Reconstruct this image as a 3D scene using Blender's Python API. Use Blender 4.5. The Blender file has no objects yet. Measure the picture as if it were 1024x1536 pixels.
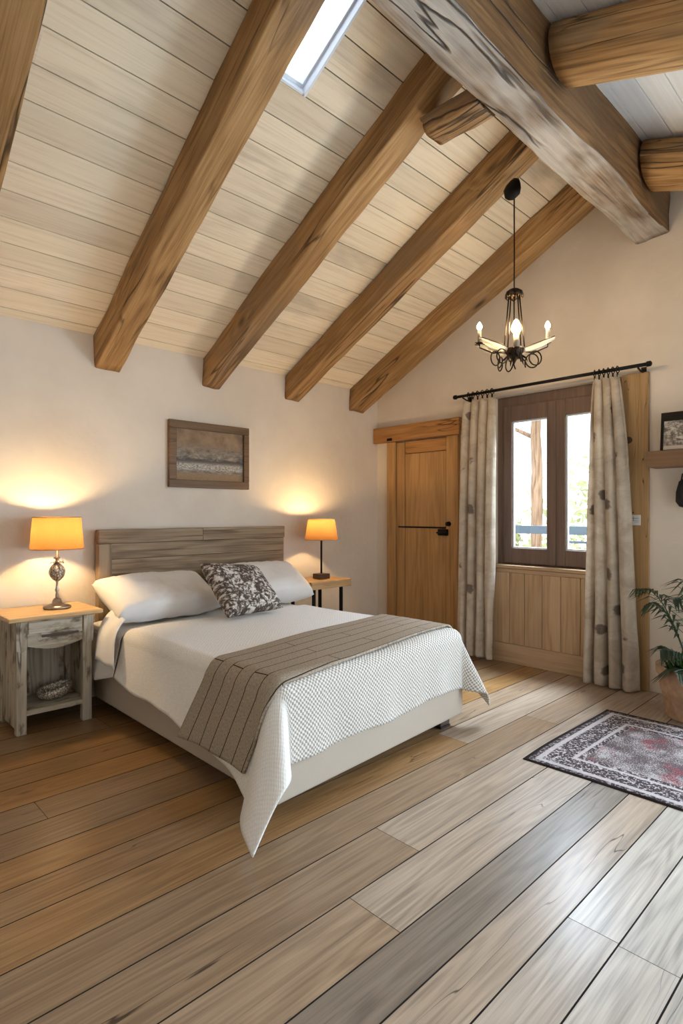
import bpy, bmesh, math, random
from mathutils import Vector, Matrix, noise as mnoise
rnd = random.Random(7)
sc = bpy.context.scene
COL = sc.collection
PI = math.pi

# ------------------------------------------------------------------ room constants (metres)
XW = 4.52          # window wall
YB = 4.13          # headboard wall
XL = -1.6          # wall to the left, out of frame
YF = -2.3          # wall behind
SA = 0.51          # ceiling slope over the bed
SB = 0.37          # ceiling slope on the far side of the ridge
ZA = 2.565         # ceiling height at the headboard wall
def zA(y): return ZA + SA * (YB - y)
def zB(y): return 3.70 + SB * (y - 1.30)

def lin(c):
    return tuple(((v / 12.92) if v <= 0.04045 else ((v + 0.055) / 1.055) ** 2.4) for v in c)
def C(r, g, b): return lin((r / 255, g / 255, b / 255)) + (1,)

# ------------------------------------------------------------------ node helpers
class G:
    def __init__(s, name):
        s.m = bpy.data.materials.new(name); s.m.use_nodes = True
        s.t = s.m.node_tree; s.t.nodes.clear()
        s.out = s.t.nodes.new('ShaderNodeOutputMaterial')
    def n(s, typ, **kw):
        nd = s.t.nodes.new('ShaderNode' + typ)
        for k, v in kw.items(): setattr(nd, k, v)
        return nd
    def put(s, sock, v):
        if v is None: return
        if hasattr(v, 'is_linked'): s.t.links.new(v, sock)
        else: sock.default_value = v
    def math(s, op, a, b=None, c=None, clamp=False):
        nd = s.n('Math', operation=op, use_clamp=clamp)
        for i, v in enumerate((a, b, c)): s.put(nd.inputs[i], v) if v is not None else None
        return nd.outputs[0]
    def vec(s, op, a, b=None):
        nd = s.n('VectorMath', operation=op); s.put(nd.inputs[0], a)
        if b is not None: s.put(nd.inputs[1], b)
        return nd.outputs[0]
    def scalev(s, a, k):
        nd = s.n('VectorMath', operation='SCALE'); s.put(nd.inputs[0], a); s.put(nd.inputs[3], k); return nd.outputs[0]
    def mix(s, f, a, b, blend='MIX'):
        nd = s.n('Mix', data_type='RGBA', blend_type=blend)
        s.put(nd.inputs[0], f); s.put(nd.inputs[6], a); s.put(nd.inputs[7], b); return nd.outputs[2]
    def noise(s, v, scale=1., detail=3., rough=.5, dist=0., color=False):
        nd = s.n('TexNoise'); s.put(nd.inputs['Vector'], v)
        nd.inputs['Scale'].default_value = scale; nd.inputs['Detail'].default_value = detail
        nd.inputs['Roughness'].default_value = rough; nd.inputs['Distortion'].default_value = dist
        return nd.outputs[1 if color else 0]
    def voro(s, v, scale=1., feature='F1', out=0, rand=1.0):
        nd = s.n('TexVoronoi', feature=feature); s.put(nd.inputs['Vector'], v)
        nd.inputs['Scale'].default_value = scale; nd.inputs['Randomness'].default_value = rand
        return nd.outputs[out]
    def mapr(s, v, a, b, c=0., d=1., smooth=False):
        nd = s.n('MapRange', interpolation_type='SMOOTHSTEP' if smooth else 'LINEAR')
        for i, x in enumerate((v, a, b, c, d)): s.put(nd.inputs[i], x)
        return nd.outputs[0]
    def ramp(s, f, stops, interp='LINEAR'):
        nd = s.n('ValToRGB'); cr = nd.color_ramp; cr.interpolation = interp
        while len(cr.elements) < len(stops): cr.elements.new(0.5)
        for e, (p, c) in zip(cr.elements, stops): e.position = p; e.color = c
        s.put(nd.inputs[0], f); return nd.outputs[0]
    def coords(s, kind='Object'): return s.n('TexCoord').outputs[kind]
    def sep(s, v):
        nd = s.n('SeparateXYZ'); s.put(nd.inputs[0], v); return nd.outputs
    def comb(s, x, y, z):
        nd = s.n('CombineXYZ')
        for i, v in enumerate((x, y, z)): s.put(nd.inputs[i], v)
        return nd.outputs[0]
    def bump(s, h, strength=.3, dist=.01, normal=None):
        nd = s.n('Bump'); s.put(nd.inputs['Height'], h); s.put(nd.inputs['Strength'], strength)
        nd.inputs['Distance'].default_value = dist
        if normal is not None: s.put(nd.inputs['Normal'], normal)
        return nd.outputs[0]
    def attr(s, name): 
        nd = s.n('Attribute', attribute_name=name); return nd.outputs['Fac']
    def bsdf(s, color, rough=.6, normal=None, metal=0., spec=.5, **kw):
        nd = s.n('BsdfPrincipled')
        s.put(nd.inputs['Base Color'], color); s.put(nd.inputs['Roughness'], rough)
        s.put(nd.inputs['Metallic'], metal); s.put(nd.inputs['Specular IOR Level'], spec)
        if normal is not None: s.put(nd.inputs['Normal'], normal)
        for k, v in kw.items(): s.put(nd.inputs[k], v)
        return nd.outputs[0]
    def done(s, sh):
        s.t.links.new(sh, s.out.inputs[0]); return s.m

def wood(name, dark, mid, light, axis=0, ring=9., fine=.35, knots=.0, cracks=0., rough=.6, bump=.3,
         grey=None, grey_amt=0., tone=None, use_rnd=False, var=.25, scale=1., blotch=.3, spec=.35, rw=.2, al=.75, ac=9., ct=.2, val=False, kr=1., gs=1.):
    """Solid wood with the grain along one local axis."""
    g = G(name)
    co = g.coords()
    oi = g.n('ObjectInfo').outputs['Random']
    co = g.vec('ADD', co, g.comb(g.math('MULTIPLY', oi, 13.), g.math('MULTIPLY', oi, 29.), g.math('MULTIPLY', oi, 17.)))
    if use_rnd:
        r = g.attr('rnd')
        co = g.vec('ADD', co, g.comb(g.math('MULTIPLY', r, 31.), g.math('MULTIPLY', r, 57.), g.math('MULTIPLY', r, 43.)))
    def st(p_, q_):
        v = [q_ * scale] * 3; v[axis] = p_ * scale
        return g.vec('MULTIPLY', co, tuple(v))
    n0 = g.noise(st(al, ac), 1., 2., .45)
    phase = g.math('MULTIPLY', n0, ring * 6.)
    kd = None
    if knots > 0:
        vn = g.n('TexVoronoi', feature='F1'); g.put(vn.inputs['Vector'], st(1.5, 3.6)); vn.inputs['Scale'].default_value = 1.
        gate = g.math('LESS_THAN', g.sep(vn.outputs['Color'])[0], knots)
        d = vn.outputs['Distance']
        kd = g.math('MULTIPLY', g.mapr(d, .03 * kr, .16 * kr, 1., 0., True), gate)
        halo = g.math('MULTIPLY', g.mapr(d, .05 * kr, .42 * kr, 1., 0., True), gate)
        phase = g.math('ADD', phase, g.math('MULTIPLY', halo, 9.))
    sn = g.math('MULTIPLY_ADD', g.math('SINE', phase), .5, .5)
    ff = g.noise(st(2.6, 120.), 1., 4., .65)
    med = g.noise(st(1.1, 42.), 1., 4., .6)
    f = g.math('ADD', g.math('MULTIPLY', sn, rw), g.math('ADD', g.math('MULTIPLY', ff, fine), g.math('MULTIPLY_ADD', med, 1. - rw - fine, .0)))
    col = g.ramp(f, [(.5 - ct, dark), (.5, mid), (.5 + ct * 1.05, light)])
    bl = g.noise(st(.9, 2.4), 1., 3., .6)
    col = g.mix(g.math('MULTIPLY', g.mapr(bl, .35, .7, 0., 1., True), blotch), col, g.mix(.5, dark, mid))
    if grey is not None:
        gm = g.noise(st(.7 * gs, 1.7 * gs), 1., 4., .65)
        gm = g.mapr(gm, .62 - .5 * grey_amt, .78 - .5 * grey_amt, 0., 1., True)
        gcol = g.ramp(f, [(.1, tuple(c * .55 for c in grey[:3]) + (1,)), (.55, grey), (.9, tuple(min(1, c * 1.5) for c in grey[:3]) + (1,))])
        col = g.mix(gm, col, gcol)
    if tone is not None:           # per-board tone: 0 = tone[0] multiplies, 1 = untouched
        t = g.attr('tone')
        gcol = g.ramp(f, [(.5 - ct * .8, tuple(c * .45 for c in tone[:3]) + (1,)), (.5, tone), (.5 + ct * .9, tuple(min(1, c * 1.45) for c in tone[:3]) + (1,))])
        col = g.mix(t, col, gcol)
    if use_rnd:
        b = g.math('MULTIPLY_ADD', g.math('FRACT', g.math('MULTIPLY', r, 7.31)), var, 1. - var * .55)
        col = g.mix(1., col, g.comb(b, b, b), 'MULTIPLY')
    if val:
        b = g.attr('val'); col = g.mix(1., col, g.comb(b, b, b), 'MULTIPLY')
    if kd is not None:
        col = g.mix(g.math('MULTIPLY', kd, .85), col, tuple(c * .22 for c in dark[:3]) + (1,))
    h = f
    if cracks > 0:
        cn = g.noise(st(.42, 5.5), 1., 3., .55)
        ck = g.mapr(g.math('ABSOLUTE', g.math('SUBTRACT', cn, .5)), .0, .012 * cracks, 1., 0., True)
        gate = g.mapr(g.noise(st(.8, 1.5), 1., 1.), .5, .6, 0., 1.)
        ck = g.math('MULTIPLY', ck, gate)
        col = g.mix(g.math('MULTIPLY', ck, .85), col, tuple(c * .18 for c in dark[:3]) + (1,))
        h = g.math('SUBTRACT', h, g.math('MULTIPLY', ck, 2.5))
    nrm = g.bump(h, bump, .006)
    return g.done(g.bsdf(col, rough, nrm, spec=spec))

def plain(name, col, rough=.5, metal=0., bump=0., bscale=40., var=0., spec=.5, **kw):
    g = G(name); co = g.coords()
    c = col
    nz = g.noise(co, bscale, 4., .6)
    if var: c = g.mix(g.math('MULTIPLY', g.mapr(nz, .3, .7), var), col, tuple(x * .35 for x in col[:3]) + (1,))
    nm = g.bump(nz, bump, .004) if bump else None
    return g.done(g.bsdf(c, rough, nm, metal, spec, **kw))

M = {}
def build_materials():
    # plaster
    g = G('plaster'); co = g.coords()
    lo = g.noise(co, 1.3, 4., .6); hi = g.noise(co, 26., 4., .6)
    col = g.mix(g.mapr(lo, .3, .7, 0., 1., True), C(224, 211, 195), C(212, 198, 181))
    M['plaster'] = g.done(g.bsdf(col, .9, g.bump(g.math('ADD', g.math('MULTIPLY', lo, 1.5), g.math('MULTIPLY', hi, .25)), .25, .03), spec=.2))
    # floor boards
    M['floor'] = wood('oak_floor', C(84, 60, 34), C(146, 108, 64), C(182, 144, 96), 0, 10., .5, .5, .3, .29, .10,
                      tone=C(192, 185, 174), use_rnd=True, var=.0, blotch=.3, spec=.5, rw=.12, ct=.31, val=True, kr=.62)  # pale tone paints some daylight into the boards, besides their own grey
    M['gap'] = plain('board_gap', C(52, 40, 30), .9)
    M['ceil'] = wood('limed_boards', C(186, 168, 142), C(228, 213, 188), C(240, 228, 208), 0, 7., .5, .07, .0, .7, .12,
                     grey=C(196, 181, 160), grey_amt=.1, use_rnd=True, var=.18, blotch=.10, rw=.06, ct=.33)
    M['ceil_b'] = wood('white_boards', C(214, 213, 210), C(226, 225, 222), C(234, 233, 230), 0, 4., .4, .0, .0, .7, .08, use_rnd=True, var=.08, blotch=.1, rw=.05)
    M['beam'] = wood('oak_beam', C(86, 60, 34), C(162, 123, 77), C(196, 160, 112), 0, 6., .42, .55, 1.5, .62, .5,
                     grey=C(140, 112, 82), grey_amt=.2, blotch=.55, ct=.24, kr=.95, rw=.12)
    M['beam_grey'] = wood('weathered_beam', C(72, 56, 44), C(136, 114, 92), C(178, 158, 136), 0, 7., .5, .16, 2.0, .8, 1.,
                          grey=C(176, 167, 156), grey_amt=.45, blotch=.6, rw=.14)
    M['beam_side'] = wood('brown_beam_face', C(62, 42, 26), C(128, 94, 58), C(164, 126, 84), 0, 6., .45, .2, 2.4, .65, .8, grey=C(110, 88, 66), grey_amt=.25, blotch=.6, rw=.12)
    M['log'] = wood('log_wood', C(104, 74, 42), C(176, 134, 84), C(204, 164, 112), 0, 7., .42, .25, .8, .62, .5, grey=C(138, 118, 92), grey_amt=.2, blotch=.4, rw=.14)
    M['door'] = wood('oak_door', C(126, 90, 54), C(176, 134, 84), C(198, 160, 110), 2, 6., .34, .07, .0, .45, .15, blotch=.4, ct=.30, rw=.14)
    M['door_h'] = wood('oak_lintel', C(118, 78, 40), C(168, 118, 66), C(192, 144, 88), 1, 6., .36, .08, .6, .5, .25, blotch=.4, ct=.30, rw=.14)
    M['panel'] = wood('oak_panel', C(138, 110, 78), C(188, 156, 120), C(206, 178, 144), 2, 6., .36, .14, .0, .5, .15, use_rnd=True, var=.2, blotch=.35, ct=.30, rw=.14)
    M['panel_h'] = wood('oak_rail', C(138, 110, 78), C(188, 156, 120), C(206, 178, 144), 1, 6., .36, .1, .0, .5, .15, blotch=.35, ct=.30, rw=.14)
    M['board'] = wood('tall_oak_board', C(124, 94, 58), C(166, 130, 86), C(186, 152, 108), 2, 5., .3, .12, .2, .5, .2, blotch=.4, ct=.30, rw=.1)
    M['window'] = wood('dark_window_wood', C(78, 62, 54), C(116, 95, 83), C(132, 110, 97), 2, 4., .45, .0, .0, .4, .1, blotch=.3, ct=.30, rw=.1)
    M['headboard'] = wood('grey_brown_wood', C(76, 60, 44), C(148, 125, 98), C(180, 160, 132), 0, 7., .42, .18, 1.8, .65, .6, blotch=.65, rw=.14)
    M['headpost'] = wood('grey_brown_post', C(92, 74, 54), C(152, 130, 104), C(178, 158, 130), 2, 7., .4, .12, 1.1, .65, .4, blotch=.45, ct=.27, rw=.14)
    M['distress'] = wood('distressed_white', C(112, 98, 80), C(182, 170, 150), C(204, 194, 176), 2, 7., .42, .06, 1.2, .7, .5, grey=C(104, 86, 64), grey_amt=.2, blotch=.35, ct=.27, gs=7., rw=.12)
    M['distress_h'] = wood('distressed_rail', C(112, 98, 80), C(182, 170, 150), C(204, 194, 176), 0, 7., .42, .12, 1.6, .7, .5, grey=C(104, 86, 64), grey_amt=.24, blotch=.4, ct=.27, gs=7., rw=.12)
    M['nstop'] = wood('honey_top', C(160, 120, 74), C(208, 172, 122), C(222, 190, 144), 0, 6., .35, .06, .3, .35, .15, blotch=.25, rw=.1)
    M['tabletop'] = wood('light_tabletop', C(138, 104, 64), C(192, 156, 110), C(212, 180, 136), 0, 6., .36, .1, .8, .5, .3, blotch=.3, rw=.1)
    M['shelf'] = wood('brown_shelf', C(92, 66, 44), C(130, 98, 70), C(142, 110, 84), 1, 4., .3, .0, .0, .55, .1, blotch=.2, ct=.30, rw=.08)
    M['frame'] = wood('picture_wood', C(66, 48, 28), C(110, 82, 52), C(130, 100, 66), 0, 5., .4, .0, .4, .5, .2, blotch=.4, rw=.1)
    M['rim'] = plain('rim', C(150, 104, 54), .6)
    M['base_dark'] = plain('dark_baseboard', C(70, 44, 28), .6)
    M['iron'] = plain('black_iron', C(34, 31, 29), .45, .8, .2, 60.)
    M['bronze'] = plain('dark_bronze', C(62, 50, 38), .42, .9, .3, 80., .5)
    M['pewter'] = plain('aged_pewter', C(188, 178, 162), .3, 1., .4, 55., .45)
    M['black'] = plain('black_fabric', C(26, 26, 29), .7, 0., .3, 160.)
    M['darkwood'] = plain('dark_block', C(74, 54, 38), .5)
    M['white_frame'] = plain('white_skylight', C(222, 228, 236), .5)
    M['fabric_base'] = plain('cream_upholstery', C(182, 169, 153), .95, 0., .25, 240., .0, .1)
    M['sheet'] = fabric('white_sheet', C(226, 221, 214), 900., .15)
    M['pillowA'] = fabric('white_pillow', C(228, 224, 220), 900., .15, crease=.6)
    M['shelfpaper'] = plain('white_card', C(214, 212, 206), .6)
    M['candle'] = plain('cream_candle', C(150, 136, 116), .6)
    M['soil'] = plain('soil', C(40, 30, 22), .95, 0., .8, 60., .6)
    M['leaf'] = leafmat('dark_leaf', C(30, 44, 26), C(62, 76, 46))
    M['moss'] = leafmat('green_moss', C(28, 50, 18), C(64, 92, 36))
    M['terra'] = terracotta()
    M['quilt'] = quilt_mat()
    M['runner'] = runner_mat()
    M['cushion'] = cushion_mat()
    M['curtain'] = curtain_mat()
    M['rug'] = rug_mat()
    M['shade'] = shade_mat()
    M['bulb'] = emit('warm_bulb', (1., .68, .34, 1), 860.)
    M['flame'] = emit('candle_bulb', (1., .76, .46, 1), 300.)
    M['glass'] = glass_mat()
    M['crystal'] = crystal_mat()
    M['painting'] = painting_mat()
    M['photo'] = photo_mat()
    M['bowl'] = bowl_mat()
    M['trunk'] = wood('bark', C(70, 52, 38), C(126, 100, 78), C(160, 134, 110), 2, 9., .5, .1, 2., .9, .8)
    M['rail'] = plain('blue_grey_rail', C(58, 72, 84), .5)
    M['ground'] = plain('pale_ground', C(196, 190, 172), .95, 0., .3, 3., .3)
    M['shrub'] = leafmat('pale_foliage', C(132, 138, 88), C(190, 190, 140))

def fabric(name, col, scale=600., bump=.2, crease=0.):
    g = G(name); co = g.coords()
    w = g.noise(co, scale, 2.)
    h = w
    if crease:
        cr = g.noise(g.vec('MULTIPLY', co, (1., 1., .5)), 9., 3., .5, .6)
        h = g.math('ADD', g.math('MULTIPLY', w, .1), g.math('MULTIPLY', cr, crease * 4.))
    return g.done(g.bsdf(col, .92, g.bump(h, bump, .006), spec=.15, **{'Sheen Weight': .2}))

def leafmat(name, a, b):
    g = G(name); n = g.noise(g.coords(), 14., 3.)
    d = g.bsdf(g.mix(g.mapr(n, .3, .7), a, b), .45)
    t = g.n('BsdfTranslucent'); t.inputs[0].default_value = b
    mx = g.n('MixShader'); mx.inputs[0].default_value = .2
    g.t.links.new(d, mx.inputs[1]); g.t.links.new(t.outputs[0], mx.inputs[2])
    return g.done(mx.outputs[0])

def terracotta():
    g = G('terracotta'); co = g.coords()
    n = g.noise(co, 7., 5., .65); n2 = g.noise(co, 40., 3.)
    col = g.ramp(n, [(.3, C(156, 120, 92)), (.5, C(188, 152, 120)), (.7, C(212, 184, 156))])
    return g.done(g.bsdf(col, .9, g.bump(g.math('ADD', n, n2), .3, .006), spec=.15))

def quilt_mat():
    g = G('quilt_cotton'); uv = g.sep(g.coords('UV')); u, v = uv[0], uv[1]
    wob = g.noise(g.coords('UV'), 14., 2., color=True)
    wx = g.sep(wob)
    k = 2 * PI / .023
    su = g.math('SINE', g.math('MULTIPLY_ADD', g.math('ADD', u, g.math('MULTIPLY', wx[0], .022)), k, 0.))
    sv = g.math('SINE', g.math('MULTIPLY_ADD', g.math('ADD', v, g.math('MULTIPLY', wx[1], .022)), k, 0.))
    cell = g.math('MULTIPLY_ADD', g.math('MULTIPLY', su, sv), .5, .5)
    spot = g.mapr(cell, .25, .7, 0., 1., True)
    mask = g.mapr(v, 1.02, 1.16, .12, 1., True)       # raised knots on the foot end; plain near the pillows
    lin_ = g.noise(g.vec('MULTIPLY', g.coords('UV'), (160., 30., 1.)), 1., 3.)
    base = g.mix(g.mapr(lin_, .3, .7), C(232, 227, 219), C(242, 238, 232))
    low = g.mix(spot, C(144, 130, 114), C(230, 224, 214))  # shade in the hollows between knots painted into the colour
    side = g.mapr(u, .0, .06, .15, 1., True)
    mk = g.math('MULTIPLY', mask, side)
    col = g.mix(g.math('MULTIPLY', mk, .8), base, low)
    h = g.math('ADD', g.math('MULTIPLY', g.math('MULTIPLY', spot, mk), 1.), g.math('MULTIPLY', lin_, .12))
    return g.done(g.bsdf(col, .9, g.bump(h, .6, .008), spec=.15, **{'Sheen Weight': .2}))

def runner_mat():
    g = G('quilted_linen'); uvv = g.coords('UV'); uv = g.sep(uvv)
    wv = g.noise(g.vec('MULTIPLY', uvv, (1., 1., 1.)), 3., 2.)
    b = g.n('TexBrick', offset=.5)
    g.put(b.inputs['Vector'], g.vec('ADD', uvv, g.comb(g.math('MULTIPLY', wv, .03), g.math('MULTIPLY', wv, .02), 0.)))
    b.inputs['Scale'].default_value = 1.; b.inputs['Mortar Size'].default_value = .0028; b.inputs['Mortar Smooth'].default_value = .4
    b.inputs['Brick Width'].default_value = .84; b.inputs['Row Height'].default_value = .0818
    weave = g.math('MULTIPLY', g.math('SINE', g.math('MULTIPLY', uv[0], 2 * PI / .006)), g.math('SINE', g.math('MULTIPLY', uv[1], 2 * PI / .009)))
    nz = g.noise(g.vec('MULTIPLY', uvv, (90., 260., 1.)), 1., 3., .6)
    col = g.ramp(nz, [(.25, C(124, 110, 95)), (.5, C(164, 149, 131)), (.8, C(196, 183, 166))])
    col = g.mix(b.outputs['Fac'], col, C(58, 48, 40))
    h = g.math('SUBTRACT', g.math('MULTIPLY', weave, .12), g.math('MULTIPLY', b.outputs['Fac'], 1.5))
    return g.done(g.bsdf(col, .95, g.bump(g.math('ADD', h, g.math('MULTIPLY', nz, .3)), .6, .006), spec=.1))

def cushion_mat():
    g = G('cushion_print'); uv = g.coords('UV')
    d = g.noise(uv, 5., 3., color=True)
    p = g.vec('ADD', uv, g.scalev(d, .12))
    v1 = g.voro(p, 16., 'F1'); n = g.noise(p, 26., 5., .7)
    big = g.noise(uv, 4.5, 3.)
    f = g.math('ADD', g.math('MULTIPLY', n, 1.1), g.math('ADD', g.math('MULTIPLY', v1, -.28), g.math('MULTIPLY', big, .5)))
    col = g.ramp(f, [(.52, C(72, 60, 53)), (.66, C(106, 94, 85)), (.72, C(196, 188, 178)), (.86, C(222, 216, 208))])
    return g.done(g.bsdf(col, .8, g.bump(g.math('ADD', n, v1), .3, .004), spec=.2))

def curtain_mat():
    g = G('curtain_linen'); uvv = g.coords('UV')
    lo = g.noise(uvv, 5., 5., .7, .8); hi = g.noise(g.vec('MULTIPLY', uvv, (70., 16., 1.)), 1., 4., .65)
    col = g.mix(g.mapr(lo, .38, .68, 0., 1., True), C(226, 213, 195), C(196, 180, 160))
    col = g.mix(g.math('MULTIPLY', hi, .3), col, C(172, 154, 132))
    vn = g.n('TexVoronoi', feature='F1'); g.put(vn.inputs['Vector'], g.vec('ADD', g.vec('MULTIPLY', uvv, (7., 5.2, 1.)), g.scalev(g.noise(uvv, 30., 2., color=True), .25)))
    vn.inputs['Scale'].default_value = 1.
    gate = g.math('LESS_THAN', g.sep(vn.outputs['Color'])[0], .62)
    sp = g.math('MULTIPLY', g.mapr(vn.outputs['Distance'], .17, .27, 1., 0., True), gate)
    col = g.mix(g.math('MULTIPLY', sp, .75), col, C(84, 66, 58))
    d = g.bsdf(col, .95, g.bump(g.math('ADD', hi, lo), .3, .005), spec=.1)
    t = g.n('BsdfTranslucent'); g.put(t.inputs[0], col)
    mx = g.n('MixShader'); mx.inputs[0].default_value = .3
    g.t.links.new(d, mx.inputs[1]); g.t.links.new(t.outputs[0], mx.inputs[2])
    return g.done(mx.outputs[0])

def rug_mat():
    """Distances from the rug's edges come from a UV map in metres (0..1.10 across, 0..1.9 along)."""
    g = G('faded_rug'); uvv = g.coords('UV'); uv = g.sep(uvv)
    W, L = 1.10, 1.9
    du = g.math('MINIMUM', uv[0], g.math('SUBTRACT', W, uv[0])); dv = g.math('MINIMUM', uv[1], g.math('SUBTRACT', L, uv[1]))
    d = g.math('MINIMUM', du, dv)
    d = g.math('ADD', d, g.math('MULTIPLY_ADD', g.noise(uvv, 60., 2.), .006, -.003))
    dk, lt, md = C(70, 59, 60), C(196, 186, 184), C(120, 106, 102)
    spk = g.noise(uvv, 135., 3., .75); pat = g.voro(uvv, 70., 'F1')
    band = g.mix(g.mapr(g.math('ADD', spk, g.math('MULTIPLY', pat, .5)), .76, .92, 0., 1., True), dk, lt)
    fld_n = g.noise(uvv, 5.5, 5., .65)
    fld = g.mix(g.mapr(g.math('ADD', spk, g.math('MULTIPLY_ADD', fld_n, .7, -.36)), .44, .63, 0., 1., True), C(94, 80, 80), C(192, 183, 180))
    red = g.noise(g.vec('ADD', uvv, (3.3, 1.7, 0.)), 5., 3., .6)
    fld = g.mix(g.mapr(red, .53, .66, 0., .8, True), fld, g.mix(g.mapr(spk, .4, .6), C(112, 40, 50), C(160, 92, 96)))
    fld = g.mix(g.mapr(g.noise(g.vec('ADD', uvv, (7.3, 4.7, 0.)), 6., 3.), .6, .7, 0., .6, True), fld, C(70, 52, 42))
    def step(a, A, B): return g.mix(g.mapr(d, a - .003, a + .003), A, B)
    col = step(.018, C(52, 46, 48), g.mix(.35, band, dk))
    col = step(.045, col, g.mix(.15, lt, band))
    col = step(.074, col, band)
    col = step(.185, col, g.mix(.12, lt, band))
    col = step(.205, col, band)
    col = step(.235, col, fld)
    return g.done(g.bsdf(col, .95, g.bump(spk, .4, .006), spec=.1))

def shade_mat():
    g = G('amber_shade')
    n = g.noise(g.vec('MULTIPLY', g.coords(), (60., 60., 6.)), 1., 2.)
    col = g.mix(g.math('MULTIPLY', n, .3), C(146, 104, 58), C(128, 84, 42))
    d = g.n('BsdfDiffuse'); g.put(d.inputs[0], col)
    t = g.n('BsdfTranslucent'); g.put(t.inputs[0], col)
    mx = g.n('MixShader'); mx.inputs[0].default_value = .3
    g.t.links.new(d.outputs[0], mx.inputs[1]); g.t.links.new(t.outputs[0], mx.inputs[2])
    return g.done(mx.outputs[0])

def emit(name, col, s):
    g = G(name); e = g.n('Emission'); e.inputs[0].default_value = col; e.inputs[1].default_value = s
    return g.done(e.outputs[0])

def glass_mat():
    g = G('window_glass')
    t = g.n('BsdfTransparent'); t.inputs[0].default_value = (.96, .98, 1, 1)
    gl = g.n('BsdfGlossy'); gl.inputs['Roughness'].default_value = .02
    lw = g.n('LayerWeight'); lw.inputs[0].default_value = .5
    fac = g.math('MULTIPLY_ADD', g.math('POWER', lw.outputs['Facing'], 4.), .6, .03)
    mx = g.n('MixShader'); g.t.links.new(fac, mx.inputs[0])
    g.t.links.new(t.outputs[0], mx.inputs[1]); g.t.links.new(gl.outputs[0], mx.inputs[2])
    return g.done(mx.outputs[0])

def crystal_mat():
    g = G('pale_glass_leaf')
    d = g.bsdf(C(226, 220, 204), .15, None, spec=.8)
    t = g.n('BsdfTranslucent'); t.inputs[0].default_value = C(232, 226, 210)
    mx = g.n('MixShader'); mx.inputs[0].default_value = .5
    g.t.links.new(d, mx.inputs[1]); g.t.links.new(t.outputs[0], mx.inputs[2])
    tr = g.n('BsdfTransparent'); m2 = g.n('MixShader'); m2.inputs[0].default_value = .35
    g.t.links.new(mx.outputs[0], m2.inputs[1]); g.t.links.new(tr.outputs[0], m2.inputs[2])
    return g.done(m2.outputs[0])

def painting_mat():
    g = G('landscape_paint'); uvv = g.coords('UV'); uv = g.sep(uvv); v = uv[1]
    n = g.noise(g.vec('MULTIPLY', uvv, (9., 14., 1.)), 1., 6., .75); n2 = g.noise(g.vec('MULTIPLY', uvv, (34., 46., 1.)), 1., 4., .7)
    n3 = g.noise(g.vec('MULTIPLY', uvv, (5., 3., 1.)), 1., 4., .6)
    sky = g.mix(g.mapr(n3, .35, .65), C(150, 122, 90), C(112, 86, 62))
    mid = g.ramp(n, [(.3, C(60, 52, 44)), (.5, C(124, 112, 98)), (.7, C(172, 158, 138))])
    col = g.mix(g.mapr(g.math('ADD', v, g.math('MULTIPLY_ADD', n, .5, -.25)), .5, .78, 0., 1., True), mid, sky)
    dark = g.mapr(g.math('ABSOLUTE', g.math('SUBTRACT', g.math('ADD', v, g.math('MULTIPLY_ADD', n, .16, -.08)), .40)), .0, .07, .85, 0., True)
    col = g.mix(dark, col, C(58, 52, 48))
    band = g.mapr(g.math('ABSOLUTE', g.math('SUBTRACT', v, .27)), .03, .09, 1., 0., True)
    col = g.mix(g.math('MULTIPLY', band, g.mapr(n2, .42, .58)), col, C(190, 182, 170))
    col = g.mix(g.mapr(v, .1, .2, 1., 0., True), col, g.mix(n2, C(112, 82, 52), C(168, 136, 96)))
    return g.done(g.bsdf(col, .6, g.bump(n2, .3, .003)))

def photo_mat():
    g = G('monochrome_print'); uvv = g.coords('UV'); uv = g.sep(uvv)
    n = g.noise(g.vec('MULTIPLY', uvv, (3., 8., 1.)), 1., 5., .7, 1.); n2 = g.noise(g.vec('MULTIPLY', uvv, (11., 7., 1.)), 1., 4., .7)
    col = g.ramp(g.math('ADD', g.math('MULTIPLY', n, .6), g.math('MULTIPLY', n2, .4)), [(.36, C(44, 38, 34)), (.48, C(132, 120, 108)), (.58, C(214, 204, 192))])
    col = g.mix(g.mapr(uv[1], .12, .16, 1., 0.), col, C(212, 200, 184))
    return g.done(g.bsdf(col, .5))

def bowl_mat():
    g = G('crackled_silver'); co = g.coords()
    v = g.voro(co, 60., 'DISTANCE_TO_EDGE'); n = g.noise(co, 30., 4.)
    col = g.mix(g.mapr(v, .02, .14), C(64, 54, 44), C(206, 194, 174))
    return g.done(g.bsdf(col, .4, g.bump(v, .6, .006), metal=.35))

# ------------------------------------------------------------------ mesh helpers
def link(name, bm, mat, parent=None, loc=(0, 0, 0), rot=(0, 0, 0), smooth=False, mats=None):
    me = bpy.data.meshes.new(name); bm.to_mesh(me); bm.free()
    for m_ in (mats or [mat]): me.materials.append(m_)
    if smooth:
        for p in me.polygons: p.use_smooth = True
    o = bpy.data.objects.new(name, me); COL.objects.link(o)
    o.location = loc; o.rotation_euler = rot
    if parent is not None: o.parent = parent
    return o
def tag(o, label, cat, group=None, kind=None):
    o['label'] = label; o['category'] = cat
    if group: o['group'] = group
    if kind: o['kind'] = kind
    return o
def struct(o, label=None, cat=None):
    o['kind'] = 'structure'
    if label: o['label'] = label
    if cat: o['category'] = cat
    return o
def empty(name, loc=(0, 0, 0), rz=0.):
    o = bpy.data.objects.new(name, None); COL.objects.link(o); o.location = loc; o.rotation_euler = (0, 0, rz)
    o.empty_display_size = .1
    return o
def copy_tree(o, parent=None):
    c = o.copy(); COL.objects.link(c)
    if parent is not None: c.parent = parent
    for ch in list(o.children): copy_tree(ch, c)
    return c
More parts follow.
